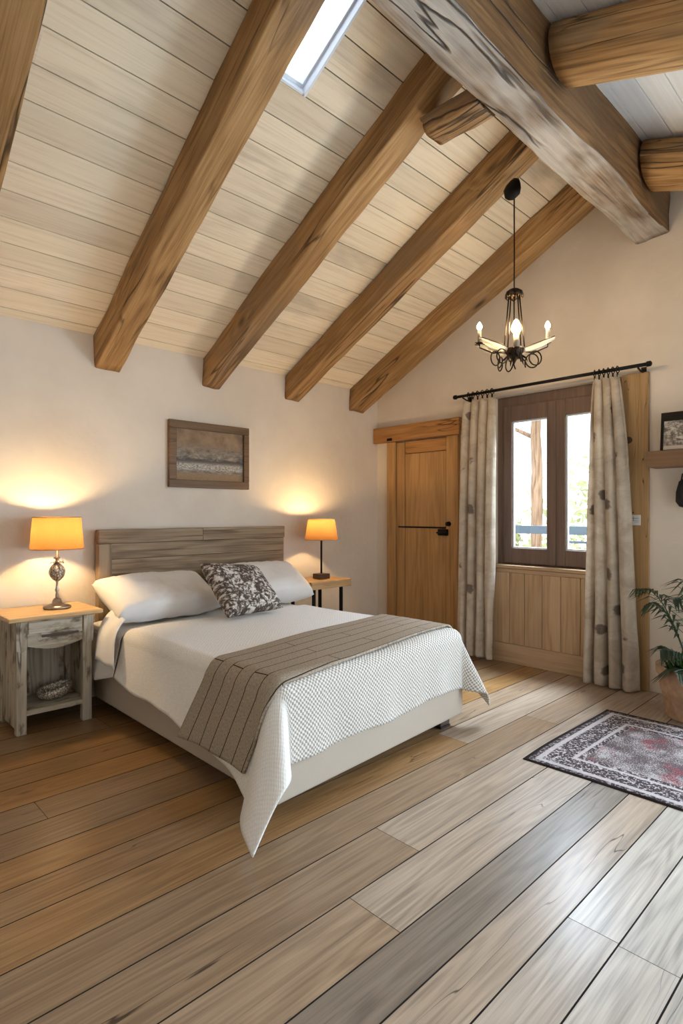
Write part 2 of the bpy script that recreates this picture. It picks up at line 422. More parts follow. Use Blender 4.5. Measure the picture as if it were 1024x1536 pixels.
def bx(bm, x0, x1, y0, y1, z0, z1):
    vs = [bm.verts.new(p) for p in ((x0, y0, z0), (x1, y0, z0), (x1, y1, z0), (x0, y1, z0), (x0, y0, z1), (x1, y0, z1), (x1, y1, z1), (x0, y1, z1))]
    fs = [bm.faces.new([vs[i] for i in f]) for f in ((0, 3, 2, 1), (4, 5, 6, 7), (0, 1, 5, 4), (1, 2, 6, 5), (2, 3, 7, 6), (3, 0, 4, 7))]
    return vs, fs
def bevel(bm, w, seg=2):
    bmesh.ops.bevel(bm, geom=list(bm.edges), offset=w, segments=seg, profile=.6, affect='EDGES', clamp_overlap=True)
def boxobj(name, dims, mat, parent=None, bev=.004, seg=2, loc=(0, 0, 0), rot=(0, 0, 0), rough=0.):
    bm = bmesh.new(); bx(bm, *dims)
    if bev: bevel(bm, bev, seg)
    if rough:
        bmesh.ops.subdivide_edges(bm, edges=[e for e in bm.edges if e.calc_length() > .08], cuts=5, use_grid_fill=True)
        for v in bm.verts:
            n = mnoise.noise_vector(v.co * 9 + Vector((rough * 977, 3, 1))); v.co += n * rough
    return link(name, bm, mat, parent, loc, rot)
def lathe(bm, prof, n=32, center=(0, 0, 0), caps=True):
    rings = []
    for r, z in prof:
        rings.append([bm.verts.new((center[0] + r * math.cos(2 * PI * i / n), center[1] + r * math.sin(2 * PI * i / n), center[2] + z)) for i in range(n)])
    for a, b in zip(rings, rings[1:]):
        for i in range(n):
            j = (i + 1) % n; bm.faces.new((a[i], a[j], b[j], b[i]))
    if caps:
        if prof[0][0] > 1e-5: bm.faces.new(list(reversed(rings[0])))
        if prof[-1][0] > 1e-5: bm.faces.new(rings[-1])
    return rings
def tube(bm, pts, rad, n=8, cap=True):
    pts = [Vector(p) for p in pts]; rings = []
    up = Vector((0, 0, 1))
    for i, p in enumerate(pts):
        d = (pts[min(i + 1, len(pts) - 1)] - pts[max(i - 1, 0)]).normalized()
        a = d.cross(up)
        if a.length < .05: a = d.cross(Vector((1, 0, 0)))
        a.normalize(); b = a.cross(d)
        if i and rings:
            pass
        r = rad[i] if isinstance(rad, (list, tuple)) else rad
        rings.append([bm.verts.new(p + r * (math.cos(2 * PI * k / n) * a + math.sin(2 * PI * k / n) * b)) for k in range(n)])
        up = b
    for A, B in zip(rings, rings[1:]):
        for k in range(n):
            j = (k + 1) % n; bm.faces.new((A[k], A[j], B[j], B[k]))
    if cap:
        bm.faces.new(list(reversed(rings[0]))); bm.faces.new(rings[-1])
def gridmesh(bm, f, nu, nv, uvf=None):
    vs = [[bm.verts.new(f(i / nu, j / nv)) for j in range(nv + 1)] for i in range(nu + 1)]
    uvl = bm.loops.layers.uv.verify()
    for i in range(nu):
        for j in range(nv):
            fc = bm.faces.new((vs[i][j], vs[i + 1][j], vs[i + 1][j + 1], vs[i][j + 1]))
            if uvf:
                for l, (a, b) in zip(fc.loops, ((i, j), (i + 1, j), (i + 1, j + 1), (i, j + 1))): l[uvl].uv = uvf(a / nu, b / nv)
    return vs

# ------------------------------------------------------------------ room shell
def build_room():
    # floor: boards run along X; rows are (y_low, y_high)
    ys = [4.13, 3.92, 3.70, 3.47, 3.24, 3.02, 2.81, 2.615, 2.405, 2.215, 2.03, 1.82, 1.60, 1.37, 1.145, .977, .817, .657, .488, .32, .14, -.05, -.24, -.43, -.62, -.81, -1.0, -1.2, -1.4, -1.6, -1.8, -2.05, -2.3]
    # row: board ends along x, then (tone, brightness) of each piece; tone 0 golden, 1 pale grey, partly painted daylight
    rows = {0: ([1.9], [(.05, .8), (0, .78)]), 1: ([], [(0, .88)]), 2: ([1.4], [(.1, .8), (0, .8)]), 3: ([], [(0, .9)]),
            4: ([2.6], [(.03, .86), (.0, .9)]), 5: ([3.6], [(0, 1.02), (.0, .85)]), 6: ([.79], [(.2, .74), (.12, .86)]),
            7: ([], [(.12, .78)]), 8: ([], [(0, 1.1)]), 9: ([2.9], [(.06, 1.0), (.26, .95)]),
            10: ([2.75], [(.03, 1.06), (.42, .98)]), 11: ([3.4], [(.17, .86), (.28, .95)]),
            12: ([1.74], [(.22, .90), (.42, 1.02)]), 13: ([1.36, 3.0], [(.28, 1.08), (.5, 1.06), (.4, 1.0)]),
            14: ([], [(.55, .62)]), 15: ([3.2], [(.48, 1.08), (.9, 1.05)]), 16: ([1.80], [(.7, 1.05), (.85, 1.1)]),
            17: ([1.79], [(.85, 1.08), (.93, 1.08)]), 18: ([2.6], [(.9, 1.), (.95, 1.04)])}
    bm = bmesh.new(); lr = bm.faces.layers.float.new('rnd'); lt = bm.faces.layers.float.new('tone'); lv = bm.faces.layers.float.new('val'); last = [None]
    def quad(x0, x1, y0, y1, z, r, t, mi=0):
        f = bm.faces.new([bm.verts.new(p) for p in ((x0, y0, z), (x1, y0, z), (x1, y1, z), (x0, y1, z))]); f[lr] = r; f[lt] = t; f.material_index = mi; last[0] = f
    for i in range(len(ys) - 1):
        js, tv = rows.get(i, (sorted((rnd.uniform(-.8, 1.2), rnd.uniform(2., 3.8))), [(.9, rnd.uniform(.9, 1.1)) for _ in range(3)]))
        xs = [XL] + js + [XW]
        for (a, b), (t, vl) in zip(zip(xs, xs[1:]), tv):
            quad(a + .0012, b - .0012, ys[i + 1] + .0026, ys[i] - .0026, 0, rnd.random(), t)
            last[0][lv] = vl
            for (p, q) in (((a + .0012, ys[i + 1] + .0026), (b - .0012, ys[i + 1] + .0026)), ((b - .0012, ys[i] - .0026), (a + .0012, ys[i] - .0026))):
                f = bm.faces.new([bm.verts.new(v) for v in ((q[0], q[1], 0), (p[0], p[1], 0), (p[0], p[1], -.01), (q[0], q[1], -.01))]); f.material_index = 1
    quad(XL, XW, YF, YB, -.008, 0, 0, 1)
    bx(bm, XL - .3, XW + .3, YF - .3, YB + .3, -.25, -.02)
    struct(link('floor', bm, None, mats=[M['floor'], M['gap']]), 'wide oak floorboards, golden by the bed, pale grey and painted daylight towards the camera', 'floor')

    # ceiling over the bed: local x along world X, boards stepped along the slope
    c = math.cos(math.atan(SA)); s = math.sin(math.atan(SA))
    bm = bmesh.new(); lr = bm.faces.layers.float.new('rnd')
    def slab(x0, x1, d0, d1, t0, t1, r, mi=0):
        _, fs = bx(bm, x0, x1, d0, d1, t0, t1)
        for f in fs: f[lr] = r; f.material_index = mi
    D = (YB - 1.40) / c
    hx0, hx1, hd0, hd1 = 1.685, 1.95, .075 + 12 * .165, .075 + 12 * .165 + .66
    ds = [0.] + [.075 + .165 * i for i in range(40)]
    for a, b in zip(ds, ds[1:]):
        if a >= D: break
        b = min(b, D)
        spans = [(XL, XW)] if not (b > hd0 + .01 and a < hd1 - .01) else [(XL, hx0), (hx1, XW)]
        for x0, x1 in spans:
            js = [x0] + [x for x in ((rnd.choice((.77, 1.64, 2.5, 3.35)),) if x1 - x0 > 3 else ()) if x0 < x < x1] + [x1]
            for p, q in zip(js, js[1:]):
                slab(p, q, a + .003, b - .003, 0., .02, rnd.random())
    for x0, x1, a, b in ((XL, hx0, 0, D), (hx1, XW, 0, D), (hx0, hx1, 0, hd0), (hx0, hx1, hd1, D)):
        slab(x0, x1, a, b, .012, .16, 0, 1)
    o = link('ceiling', bm, None, mats=[M['ceil'], M['gap']])
    # local (x, d, t) -> world: d runs towards -Y and up, t is the outward normal
    o.matrix_world = Matrix(((1, 0, 0, 0), (0, -c, s, YB), (0, s, c, ZA), (0, 0, 0, 1)))
    struct(o, 'sloping ceiling of limed boards above the bed', 'ceiling')
    # skylight: white lining, frame and pane set in the opening
    sk = empty('window_2'); sk.matrix_world = o.matrix_world.copy(); struct(sk, 'narrow roof window between the rafters', 'window')
    bm = bmesh.new()
    bx(bm, hx1 - .012, hx1, hd0, hd1, -.012, .16); bx(bm, hx0, hx0 + .012, hd0, hd1, -.004, .16)
    bx(bm, hx0 + .012, hx1 - .012, hd0, hd0 + .012, -.004, .16); bx(bm, hx0 + .012, hx1 - .012, hd1 - .012, hd1, -.004, .16)
    link('window_lining', bm, M['white_frame'], sk)
    bm = bmesh.new()
    for (a, b, d, e) in ((hx0 + .012, hx0 + .024, hd0 + .012, hd1 - .012), (hx1 - .024, hx1 - .012, hd0 + .012, hd1 - .012), (hx0 + .024, hx1 - .024, hd0 + .012, hd0 + .03), (hx0 + .024, hx1 - .024, hd1 - .03, hd1 - .012)):
        bx(bm, a, b, d, e, .035, .065)
    link('window_frame', bm, M['white_frame'], sk)
    bm = bmesh.new(); bx(bm, hx0 + .02, hx1 - .02, hd0 + .025, hd1 - .025, .048, .054); link('window_pane', bm, M['glass'], sk)

    # ceiling on the other side of the ridge
    cb = math.cos(math.atan(SB)); sb = math.sin(math.atan(SB))
    bm = bmesh.new(); lr = bm.faces.layers.float.new('rnd')
    D = (1.40 - YF) / cb; d = 0.
    while d < D:
        e = min(D, d + .155)
        for f in bx(bm, XL, XW, d + .003, e - .003, 0, .02)[1]: f[lr] = rnd.random()
        d = e
    for f in bx(bm, XL, XW, 0, D, .012, .16)[1]: f.material_index = 1
    o = link('ceiling', bm, None, mats=[M['ceil_b'], M['gap']])
    o.matrix_world = Matrix(((1, 0, 0, 0), (0, -cb, -sb, 1.40), (0, -sb, cb, zB(1.40)), (0, 0, 0, 1)))
    struct(o, 'white boarded ceiling slope beyond the ridge beam', 'ceiling')
    # closing strip at the ridge
    bm = bmesh.new(); bx(bm, XL, XW, 1.38, 1.40, zB(1.4) + .01, zA(1.4) + .17)
    struct(link('trim_1', bm, M['ceil_b']))

    # walls --------------------------------------------------------------
    T = .28
    def prism(bm, yz, x0, x1):
        a = [bm.verts.new((x0, y, z)) for y, z in yz]; b = [bm.verts.new((x1, y, z)) for y, z in yz]
        n = len(yz); bm.faces.new(a); bm.faces.new(list(reversed(b)))
        for i in range(n): j = (i + 1) % n; bm.faces.new((a[j], a[i], b[i], b[j]))
    def top(y): return (zA(y) if y > 1.4 else zB(y)) + .03
    def gable(name, x0, x1, holes):
        bm = bmesh.new()
        cuts = sorted({YF, YB, 1.3999, 1.4001} | {h[0] for h in holes} | {h[1] for h in holes})
        for y0, y1 in zip(cuts, cuts[1:]):
            h = [h for h in holes if h[0] <= y0 + 1e-6 and h[1] >= y1 - 1e-6]
            if h:
                _, _, z0, z1 = h[0]
                if z0 > 0: prism(bm, [(y0, 0), (y1, 0), (y1, z0), (y0, z0)], x0, x1)
                prism(bm, [(y0, z1), (y1, z1), (y1, top(y1)), (y0, top(y0))], x0, x1)
            else:
                prism(bm, [(y0, 0), (y1, 0), (y1, top(y1)), (y0, top(y0))], x0, x1)
        bmesh.ops.recalc_face_normals(bm, faces=bm.faces)
        return struct(link(name, bm, M['plaster']))
    gable('wall_right', XW, XW + T, [(1.62, 2.73, .82, 2.335), (-1.7, .55, 0.02, 2.15)])
    gable('wall_left', XL - T, XL, [])
    bm = bmesh.new(); bx(bm, XL - T, XW + T, YB, YB + T, 0, zA(YB) + .03); struct(link('wall_back', bm, M['plaster']))
    bm = bmesh.new(); bx(bm, XL - T, .6, YF - T, YF, 0, zB(YF) + .03); bx(bm, 2.0, XW + T, YF - T, YF, 0, zB(YF) + .03)
    bx(bm, .6, 2.0, YF - T, YF, 2.05, zB(YF) + .03); struct(link('wall_front', bm, M['plaster']))
    # frames of the unseen glazed openings; the front one is added for fill light
    for nm, along, a0, a1, z1, pos in (('window_3', 1, -1.7, .55, 2.15, XW + .1), ('fill_window', 0, .6, 2.0, 2.05, YF - .1)):
        e = struct(empty(nm), 'unseen tall glazed opening', 'window')
        bm = bmesh.new(); bp = bmesh.new()
        def q(b, u0, u1, w, z0, z1_):
            if along: bx(b, pos - w, pos + w, u0, u1, z0, z1_)
            else: bx(b, u0, u1, pos - w, pos + w, z0, z1_)
        for u in (a0, (a0 + a1) / 2 - .03, a1 - .06): q(bm, u, u + .06, .03, .02, z1)
        q(bm, a0, a1, .029, z1 - .07, z1 - .001); q(bm, a0, a1, .029, .02, .12)
        q(bp, a0 + .05, a1 - .05, .003, .1, z1 - .05)
        link('window_frame', bm, M['window'], e); link('window_pane', bp, M['glass'], e)
    bm = bmesh.new(); bx(bm, XL, 1.5, YB - .018, YB - .001, .001, .085); bevel(bm, .003)
    struct(link('baseboard_back', bm, M['base_dark']))

# ------------------------------------------------------------------ timbers
def section_pts(w, h, r, n=6):
    """Rounded rectangle, counter-clockwise, centred on y, z from -h to 0."""
    pts = []
    for cx, cy, a0 in ((w / 2 - r, -r, 0), (-w / 2 + r, -r, 90), (-w / 2 + r, -h + r, 180), (w / 2 - r, -h + r, 270)):
        for k in range(n): 
            a = math.radians(a0 + 90 * k / (n - 1)); pts.append((cx + r * math.cos(a), cy + r * math.sin(a)))
    # add points on the flats
    out = []
    for i, p in enumerate(pts):
        out.append(p); qn = pts[(i + 1) % len(pts)]
        if math.dist(p, qn) > .05:
            for k in (1, 2, 3): out.append((p[0] + (qn[0] - p[0]) * k / 4, p[1] + (qn[1] - p[1]) * k / 4))
    return out
def timber(name, length, w, h, r, mat, seed, amp=.008, x_of=None, taper=0., n=44, flat_top=True):
    bm = bmesh.new(); sec = section_pts(w, h, r); rings = []
    for i in range(n + 1):
        t = i / n; ring = []
        for (y, z) in sec:
            k = 1 - taper * t
            yy, zz = y * k, z * k
            nv = mnoise.noise_vector(Vector((t * length * 1.7, y * 5, z * 5)) + Vector((seed * 7.3, seed, 0)))
            n2 = mnoise.noise_vector(Vector((t * length * 6, y * 14, z * 14)) + Vector((seed * 3.3, 5, 0)))
            yy += amp * (nv.x * 1.4 + n2.x * .5); dz = amp * (nv.y * 1.4 + n2.y * .5)
            zz = min(zz + dz, -.002) if flat_top else zz + dz
            x = x_of(t, zz) if x_of else t * length
            ring.append(bm.verts.new((x, yy, zz)))
        rings.append(ring)
    m = len(sec)
    for a, b in zip(rings, rings[1:]):
        for i in range(m): j = (i + 1) % m; bm.faces.new((a[i], a[j], b[j], b[i]))
    bm.faces.new(list(reversed(rings[0]))); bm.faces.new(rings[-1])
    bmesh.ops.recalc_face_normals(bm, faces=bm.faces)
    o = link(name, bm, mat)
    for p in o.data.polygons: p.use_smooth = len(p.vertices) == 4
    return o

def build_beams():
    c = math.cos(math.atan(SA)); s = math.sin(math.atan(SA)); tn = s / c
    y_end = 1.56
    lab = ['oak rafter cut off by the left edge of the photo', 'thick oak rafter just left of the skylight', 'oak rafter right of the skylight with a short block under its upper end',
           'oak rafter that carries the chandelier hook', 'oak rafter along the gable wall above the window']
    for i, (x, w, h) in enumerate(((.66, .19, .215), (1.64, .185, .215), (2.50, .17, .205), (3.35, .17, .20), (4.2, .2, .20))):
        L = (YB - y_end) / c
        o = timber('rafter', L, w, h, .014, M['beam'], 11 + i * 3.7, .009,
                   x_of=lambda t, z: (tn * z + .004) + t * ((YB - y_end + s * z) / c - (tn * z + .004)))
        tl = (-.026, -.03, -.008, 0, 0)[i]
        for v in o.data.vertices: v.co.y += tl * v.co.x
        o.matrix_world = Matrix(((0, 1, 0, x), (-c, 0, s, YB), (s, 0, c, ZA), (0, 0, 0, 1)))
        tag(o, lab[i], 'beam', 'sloping rafters over the bed')
    # ridge beam, along X, weathered grey underneath
    o = timber('ridge_beam', XW - XL - .01, .235, .50, .016, M['beam_grey'], 91., .013, n=90)
    o.location = (XL + .005, 1.42, 3.80)
    o.data.materials.append(M['beam_side'])
    for p in o.data.polygons:
        if p.normal.z > -.6: p.material_index = 1
    tag(o, 'massive weathered ridge beam running to the gable wall', 'beam')
    # logs on the far slope
    cb = math.cos(math.atan(SB)); sb = math.sin(math.atan(SB)); tb = sb / cb
    for i, (x, w, h, lb) in enumerate(((2.735, .27, .24, 'thick honey coloured log at the top right corner, left of the other log'), (3.99, .34, .275, 'rounded log end meeting the ridge beam at the right edge'))):
        y0 = 1.272; y1 = YF + .01
        o = timber('log_rafter', 1, w, h, min(.16, w * .42), M['log'], 41 + 9 * i, .012,
                   x_of=lambda t, z: (-tb * z) + t * ((y0 - y1) / cb))
        o.matrix_world = Matrix(((0, 1, 0, x), (-cb, 0, -sb, y0), (-sb, 0, cb, zB(y0) + 0), (0, 0, 0, 1)))
        tag(o, lb, 'beam', 'round logs on the far slope')
    # short block under the second visible rafter
    o = timber('timber_block', 1, .19, .115, .05, M['beam'], 77., .006, x_of=lambda t, z: (.10 * (-z / .115) ** 2 * (1 if t < .5 else 0) if t == 0 else 0) + t * .355, n=12)
    o.matrix_world = Matrix(((0, 1, 0, 2.515), (-1, 0, 0, 1.915), (0, 0, 1, 3.44), (0, 0, 0, 1)))
    tag(o, 'short rounded timber block wedged between rafter and ridge beam', 'block')

# ------------------------------------------------------------------ door, window, trim
def build_door_window():
    d = struct(empty('door_1', (XW, 3.53, 0)), 'honey oak panelled door in the corner', 'door')
    def p(name, y0, y1, z0, z1, x0, x1, mat, par=d, bev=.004):
        return boxobj(name, (x0 - XW, x1 - XW, y0 - 3.53, y1 - 3.53, z0, z1), mat, par, bev)
    W = XW - .001
    p('door_post', 3.835, 3.955, .001, 2.035, W - .045, W, M['door'])
    p('door_post', 3.075, 3.205, .001, 2.035, W - .045, W, M['door'])
    lf = p('door_leaf', 3.208, 3.832, .006, 2.03, W - .022, W, M['base_dark'])
    for (y0, y1, z0, z1, m) in ((3.722, 3.827, .01, 2.025, 'door'), (3.213, 3.715, 1.905, 2.025, 'door_h'), (3.213, 3.715, 1.165, 1.899, 'door'), (3.213, 3.715, .01, 1.160, 'door')):
        bm = bmesh.new(); bx(bm, W - .034 - XW, W - .0225 - XW, y0 - 3.53, y1 - 3.53, z0, z1); bevel(bm, .004)
        link('door_panel', bm, M[m], lf)
    # iron strap, latch and knob
    bm = bmesh.new(); bx(bm, W - .043 - XW, W - .0345 - XW, 3.215 - 3.53, 3.80 - 3.53, 1.155, 1.17); bevel(bm, .002)
    link('door_strap', bm, M['iron'], lf)
    bm = bmesh.new(); bx(bm, W - .075 - XW, W - .046 - XW, 3.175 - 3.53, 3.285 - 3.53, 1.09, 1.15); bevel(bm, .008)
    tube(bm, [(W - .08 - XW, 3.19 - 3.53, 1.12), (W - .10 - XW, 3.22 - 3.53, 1.12), (W - .10 - XW, 3.275 - 3.53, 1.115)], .008, 8)
    link('door_latch', bm, M['iron'], d)
    bm = bmesh.new(); lathe(bm, [(.022, 0), (.024, .008), (.014, .02), (.02, .035), (.0, .04)], 16)
    link('door_knob', bm, M['iron'], d, (W - .045 - XW, 3.17 - 3.53, 1.20), (0, -PI / 2, 0), True)
    bm = bmesh.new(); bx(bm, W - .075 - XW, W - .05 - XW, 3.86 - 3.53, 3.93 - 3.53, 2.045, 2.075); bevel(bm, .006)
    link('door_catch', bm, M['iron'], d)
    # lintel over the door
    struct(boxobj('trim_2', (W - .07, W, 3.045, 4.122, 2.038, 2.195), M['door_h'], None, .006, rough=.002), 'thick oak lintel over the door', 'lintel')

    # window ------------------------------------------------------------------
    w = struct(empty('window_1', (XW + .1, 2.17, .82)), 'dark wooden double casement window', 'window')
    ox, oy, oz = XW + .1, 2.17, .82
    def wp(bm, y0, y1, z0, z1, x0, x1): return bx(bm, x0 - ox, x1 - ox, y0 - oy, y1 - oy, z0 - oz, z1 - oz)
    bm = bmesh.new()
    for b in ((2.66, 2.73, .82, 2.335), (1.62, 1.69, .82, 2.335), (1.69, 2.66, 2.245, 2.335), (1.69, 2.66, .82, .86)): wp(bm, *b, XW + .08, XW + .17)
    bevel(bm, .004); link('window_frame', bm, M['window'], w)
    for y0, y1, hs in ((2.175, 2.658, -1), (1.692, 2.173, 1)):
        st = .078
        bm = bmesh.new()
        for b in ((y0, y0 + st, .862, 2.243), (y1 - st, y1, .862, 2.243), (y0 + st, y1 - st, 2.11, 2.243), (y0 + st, y1 - st, .862, .995)): wp(bm, *b, XW + .055, XW + .115)
        bevel(bm, .005); sash = link('window_sash', bm, M['window'], w)
        bm = bmesh.new()
        for b in ((y0 + st, y0 + st + .012, .995, 2.11), (y1 - st - .012, y1 - st, .995, 2.11), (y0 + st + .012, y1 - st - .012, 2.098, 2.11), (y0 + st + .012, y1 - st - .012, .995, 1.007)): wp(bm, *b, XW + .075, XW + .1)
        link('window_bead', bm, M['white_frame'], sash)
        bm = bmesh.new(); wp(bm, y0 + st + .002, y1 - st - .002, .997, 2.108, XW + .085, XW + .089); link('window_pane', bm, M['glass'], sash)
    # sill
    bm = bmesh.new(); bx(bm, XW - .035, XW + .078, 1.625, 2.725, .822, .85); bevel(bm, .006); 
    b2 = bmesh.new(); bx(b2, XW - .022, XW - .002, 1.625, 2.725, .785, .82); bevel(b2, .006)
    me = bpy.data.meshes.new('tmp'); b2.to_mesh(me); b2.free(); bm.from_mesh(me); bpy.data.meshes.remove(me)
    struct(link('trim_3', bm, M['panel_h']), 'wooden window sill with a moulded edge', 'sill')
    # wainscot of vertical boards under the window
    bm = bmesh.new(); lr = bm.faces.layers.float.new('rnd')
    yy = [2.725, 2.56, 2.42, 2.26, 2.10, 1.94, 1.78, 1.625]
    for a, b in zip(yy, yy[1:]):
        t = bmesh.new(); bx(t, XW - .016, XW - .001, b + .002, a - .002, .168, .784); bevel(t, .004)
        l2 = t.faces.layers.float.new('rnd'); r = rnd.random()
        for f in t.faces: f[l2] = r
        me = bpy.data.meshes.new('tmp'); t.to_mesh(me); t.free(); bm.from_mesh(me); bpy.data.meshes.remove(me)
    struct(link('trim_4', bm, M['panel']), 'vertical oak boards below the window', 'panelling')
    struct(boxobj('baseboard_right', (XW - .024, XW - .001, 1.625, 2.74, .001, .166), M['panel_h'], None, .004), 'oak baseboard below the window panelling', 'baseboard')
    # tall board beside the window
    bm = bmesh.new(); bx(bm, XW - .03, XW - .001, 1.437, 1.622, .001, 2.335); bevel(bm, .004)
    o = struct(link('trim_5', bm, M['board']), 'tall oak board standing beside the right curtain', 'board')
    bm = bmesh.new(); lathe(bm, [(.024, 0), (.026, .0012), (0., .0014)], 20)
    for v in bm.verts: v.co.x *= 1.0; v.co.y *= 1.15
    link('board_knot', bm, plain('dark_knot', C(86, 58, 30), .6, 0., .4, 90., .5), o, (XW - .03, 1.575, 1.845), (0, -PI / 2, 0))

# ------------------------------------------------------------------ bed
BX0, BX1, BYF, BYH, BZ = 1.46, 3.0, 1.95, 3.93, .575
def build_bed():
    bed = tag(empty('bed', (2.23, 2.95, 0)), 'double bed with a weathered wooden headboard and cream upholstered base', 'bed')
    ox, oy = 2.23, 2.95
    def rel(dims): return (dims[0] - ox, dims[1] - ox, dims[2] - oy, dims[3] - oy, dims[4], dims[5])
    boxobj('bed_base', rel((BX0 + .012, BX1 - .012, BYF + .012, BYH, .066, .335)), M['fabric_base'], bed, .02, 4)
    boxobj('mattress', rel((BX0 + .025, BX1 - .025, BYF + .03, BYH, .337, .545)), M['sheet'], bed, .06, 5)
    for o in bed.children:
        for v in o.data.vertices: v.co.y = skew((v.co.x + ox, v.co.y + oy)) - oy
    for (x, y) in ((1.66, 2.12), (2.86, 2.10), (1.60, 3.8), (2.86, 3.8)):
        bm = bmesh.new(); lathe(bm, [(.034, .0), (.036, .01), (.036, .074)], 20)
        bm2 = None
        lg = boxobj('leg', (x - .045 - ox, x + .045 - ox, y - .045 - oy, y + .045 - oy, .012, .0655), M['darkwood'], bed, .006)
        bm.free()
        f = boxobj('leg_foot', (x - .048 - ox, x + .048 - ox, y - .048 - oy, y + .048 - oy, 0.0, .0118), M['black'], lg, .003)
    hb = empty('headboard', (0, 0, 0)); hb.parent = bed
    y0, y1 = 4.03, 4.095
    hx0, hx1 = 1.545, 3.185
    boxobj('headboard_post', rel((hx0, hx0 + .092, y0, y1, 0., 1.085)), M['headpost'], hb, .006, rough=.0015)
    boxobj('headboard_post', rel((hx1 - .06, hx1 - .004, y1 + .001, y1 + .026, 0., 1.0)), M['headpost'], hb, .004)
    boxobj('headboard_rail', rel((hx0, 2.36, y0, y1, 1.087, 1.185)), M['headboard'], hb, .006, rough=.0015)
    boxobj('headboard_rail', rel((2.362, hx1, y0, y1, 1.087, 1.185)), M['headboard'], hb, .006, rough=.0015)
    for a, b in ((.30, .62), (.622, .972), (.974, 1.085)):
        boxobj('headboard_plank', rel((hx0 + .094, hx1, y0 + .014, y1 - .005, a, b)), M['headboard'], hb, .004, rough=.0012)

def skew(p):
    w = max(0., min(1.2, (3.9 - p[1]) / 1.95)); return p[1] + (p[0] - 2.23) * .066 * w
QT = .585
R0 = .07
def drape(s, t, off=0.):
    """Point of a cover lying on the bed: s from the left edge, t from the head end (y=3.45) to the foot; overflow hangs."""
    Wd = BX1 - BX0; Lt = 3.45 - BYF
    a = 0.; sx = 0
    if s < R0: a = R0 - s; sx = -1
    elif s > Wd - R0: a = s - (Wd - R0); sx = 1
    b = max(0., t - (Lt - R0))
    rho = math.hypot(a, b)
    px = BX0 + min(max(s, R0), Wd - R0); py = 3.45 - min(t, Lt - R0)
    bulge = .012 * math.sin(s * 3.1) * math.sin(t * 2.3 + 1) + .006 * math.sin(s * 7 + t * 4)
    z = QT + bulge * .6
    if rho < 1e-9: return Vector((px, skew((px, py)), z + off))
    th = math.atan2(b, a)                       # 0 = side, pi/2 = foot
    corner = math.sin(2 * th) ** 2
    R = R0 + off
    arc = R0 * PI / 2
    fl_side = .24 if sx < 0 else .12
    if sx == 0: fl_side = 0
    w = min(1., max(0., (1.47 - th) / .5)); w = w * w * (3 - 2 * w)
    fl = .04 + (fl_side + ((.64 if sx < 0 else .46) - fl_side) * math.sin(2 * th) - .04) * w if sx else .04
    if rho < arc:
        ang = rho / R0; out = R * math.sin(ang); dn = R * (1 - math.cos(ang)) - off
    else:
        h = rho - arc
        out = R + h * math.sin(fl); dn = R + h * math.cos(fl) - off
        k = min(1., h / .35)
        ph = (t * 9.5 if th < .78 else s * 11.) 
        wav = math.sin(ph + .6) * .55 + math.sin(ph * 2.3 + 1.7) * .3
        out += .016 * k * wav * (1 - corner) + .014 * k * corner * math.sin(7 * th + .5)
    x = px + sx * out * math.cos(th); y = py - out * math.sin(th)
    return Vector((x, skew((x, y)), z - dn))
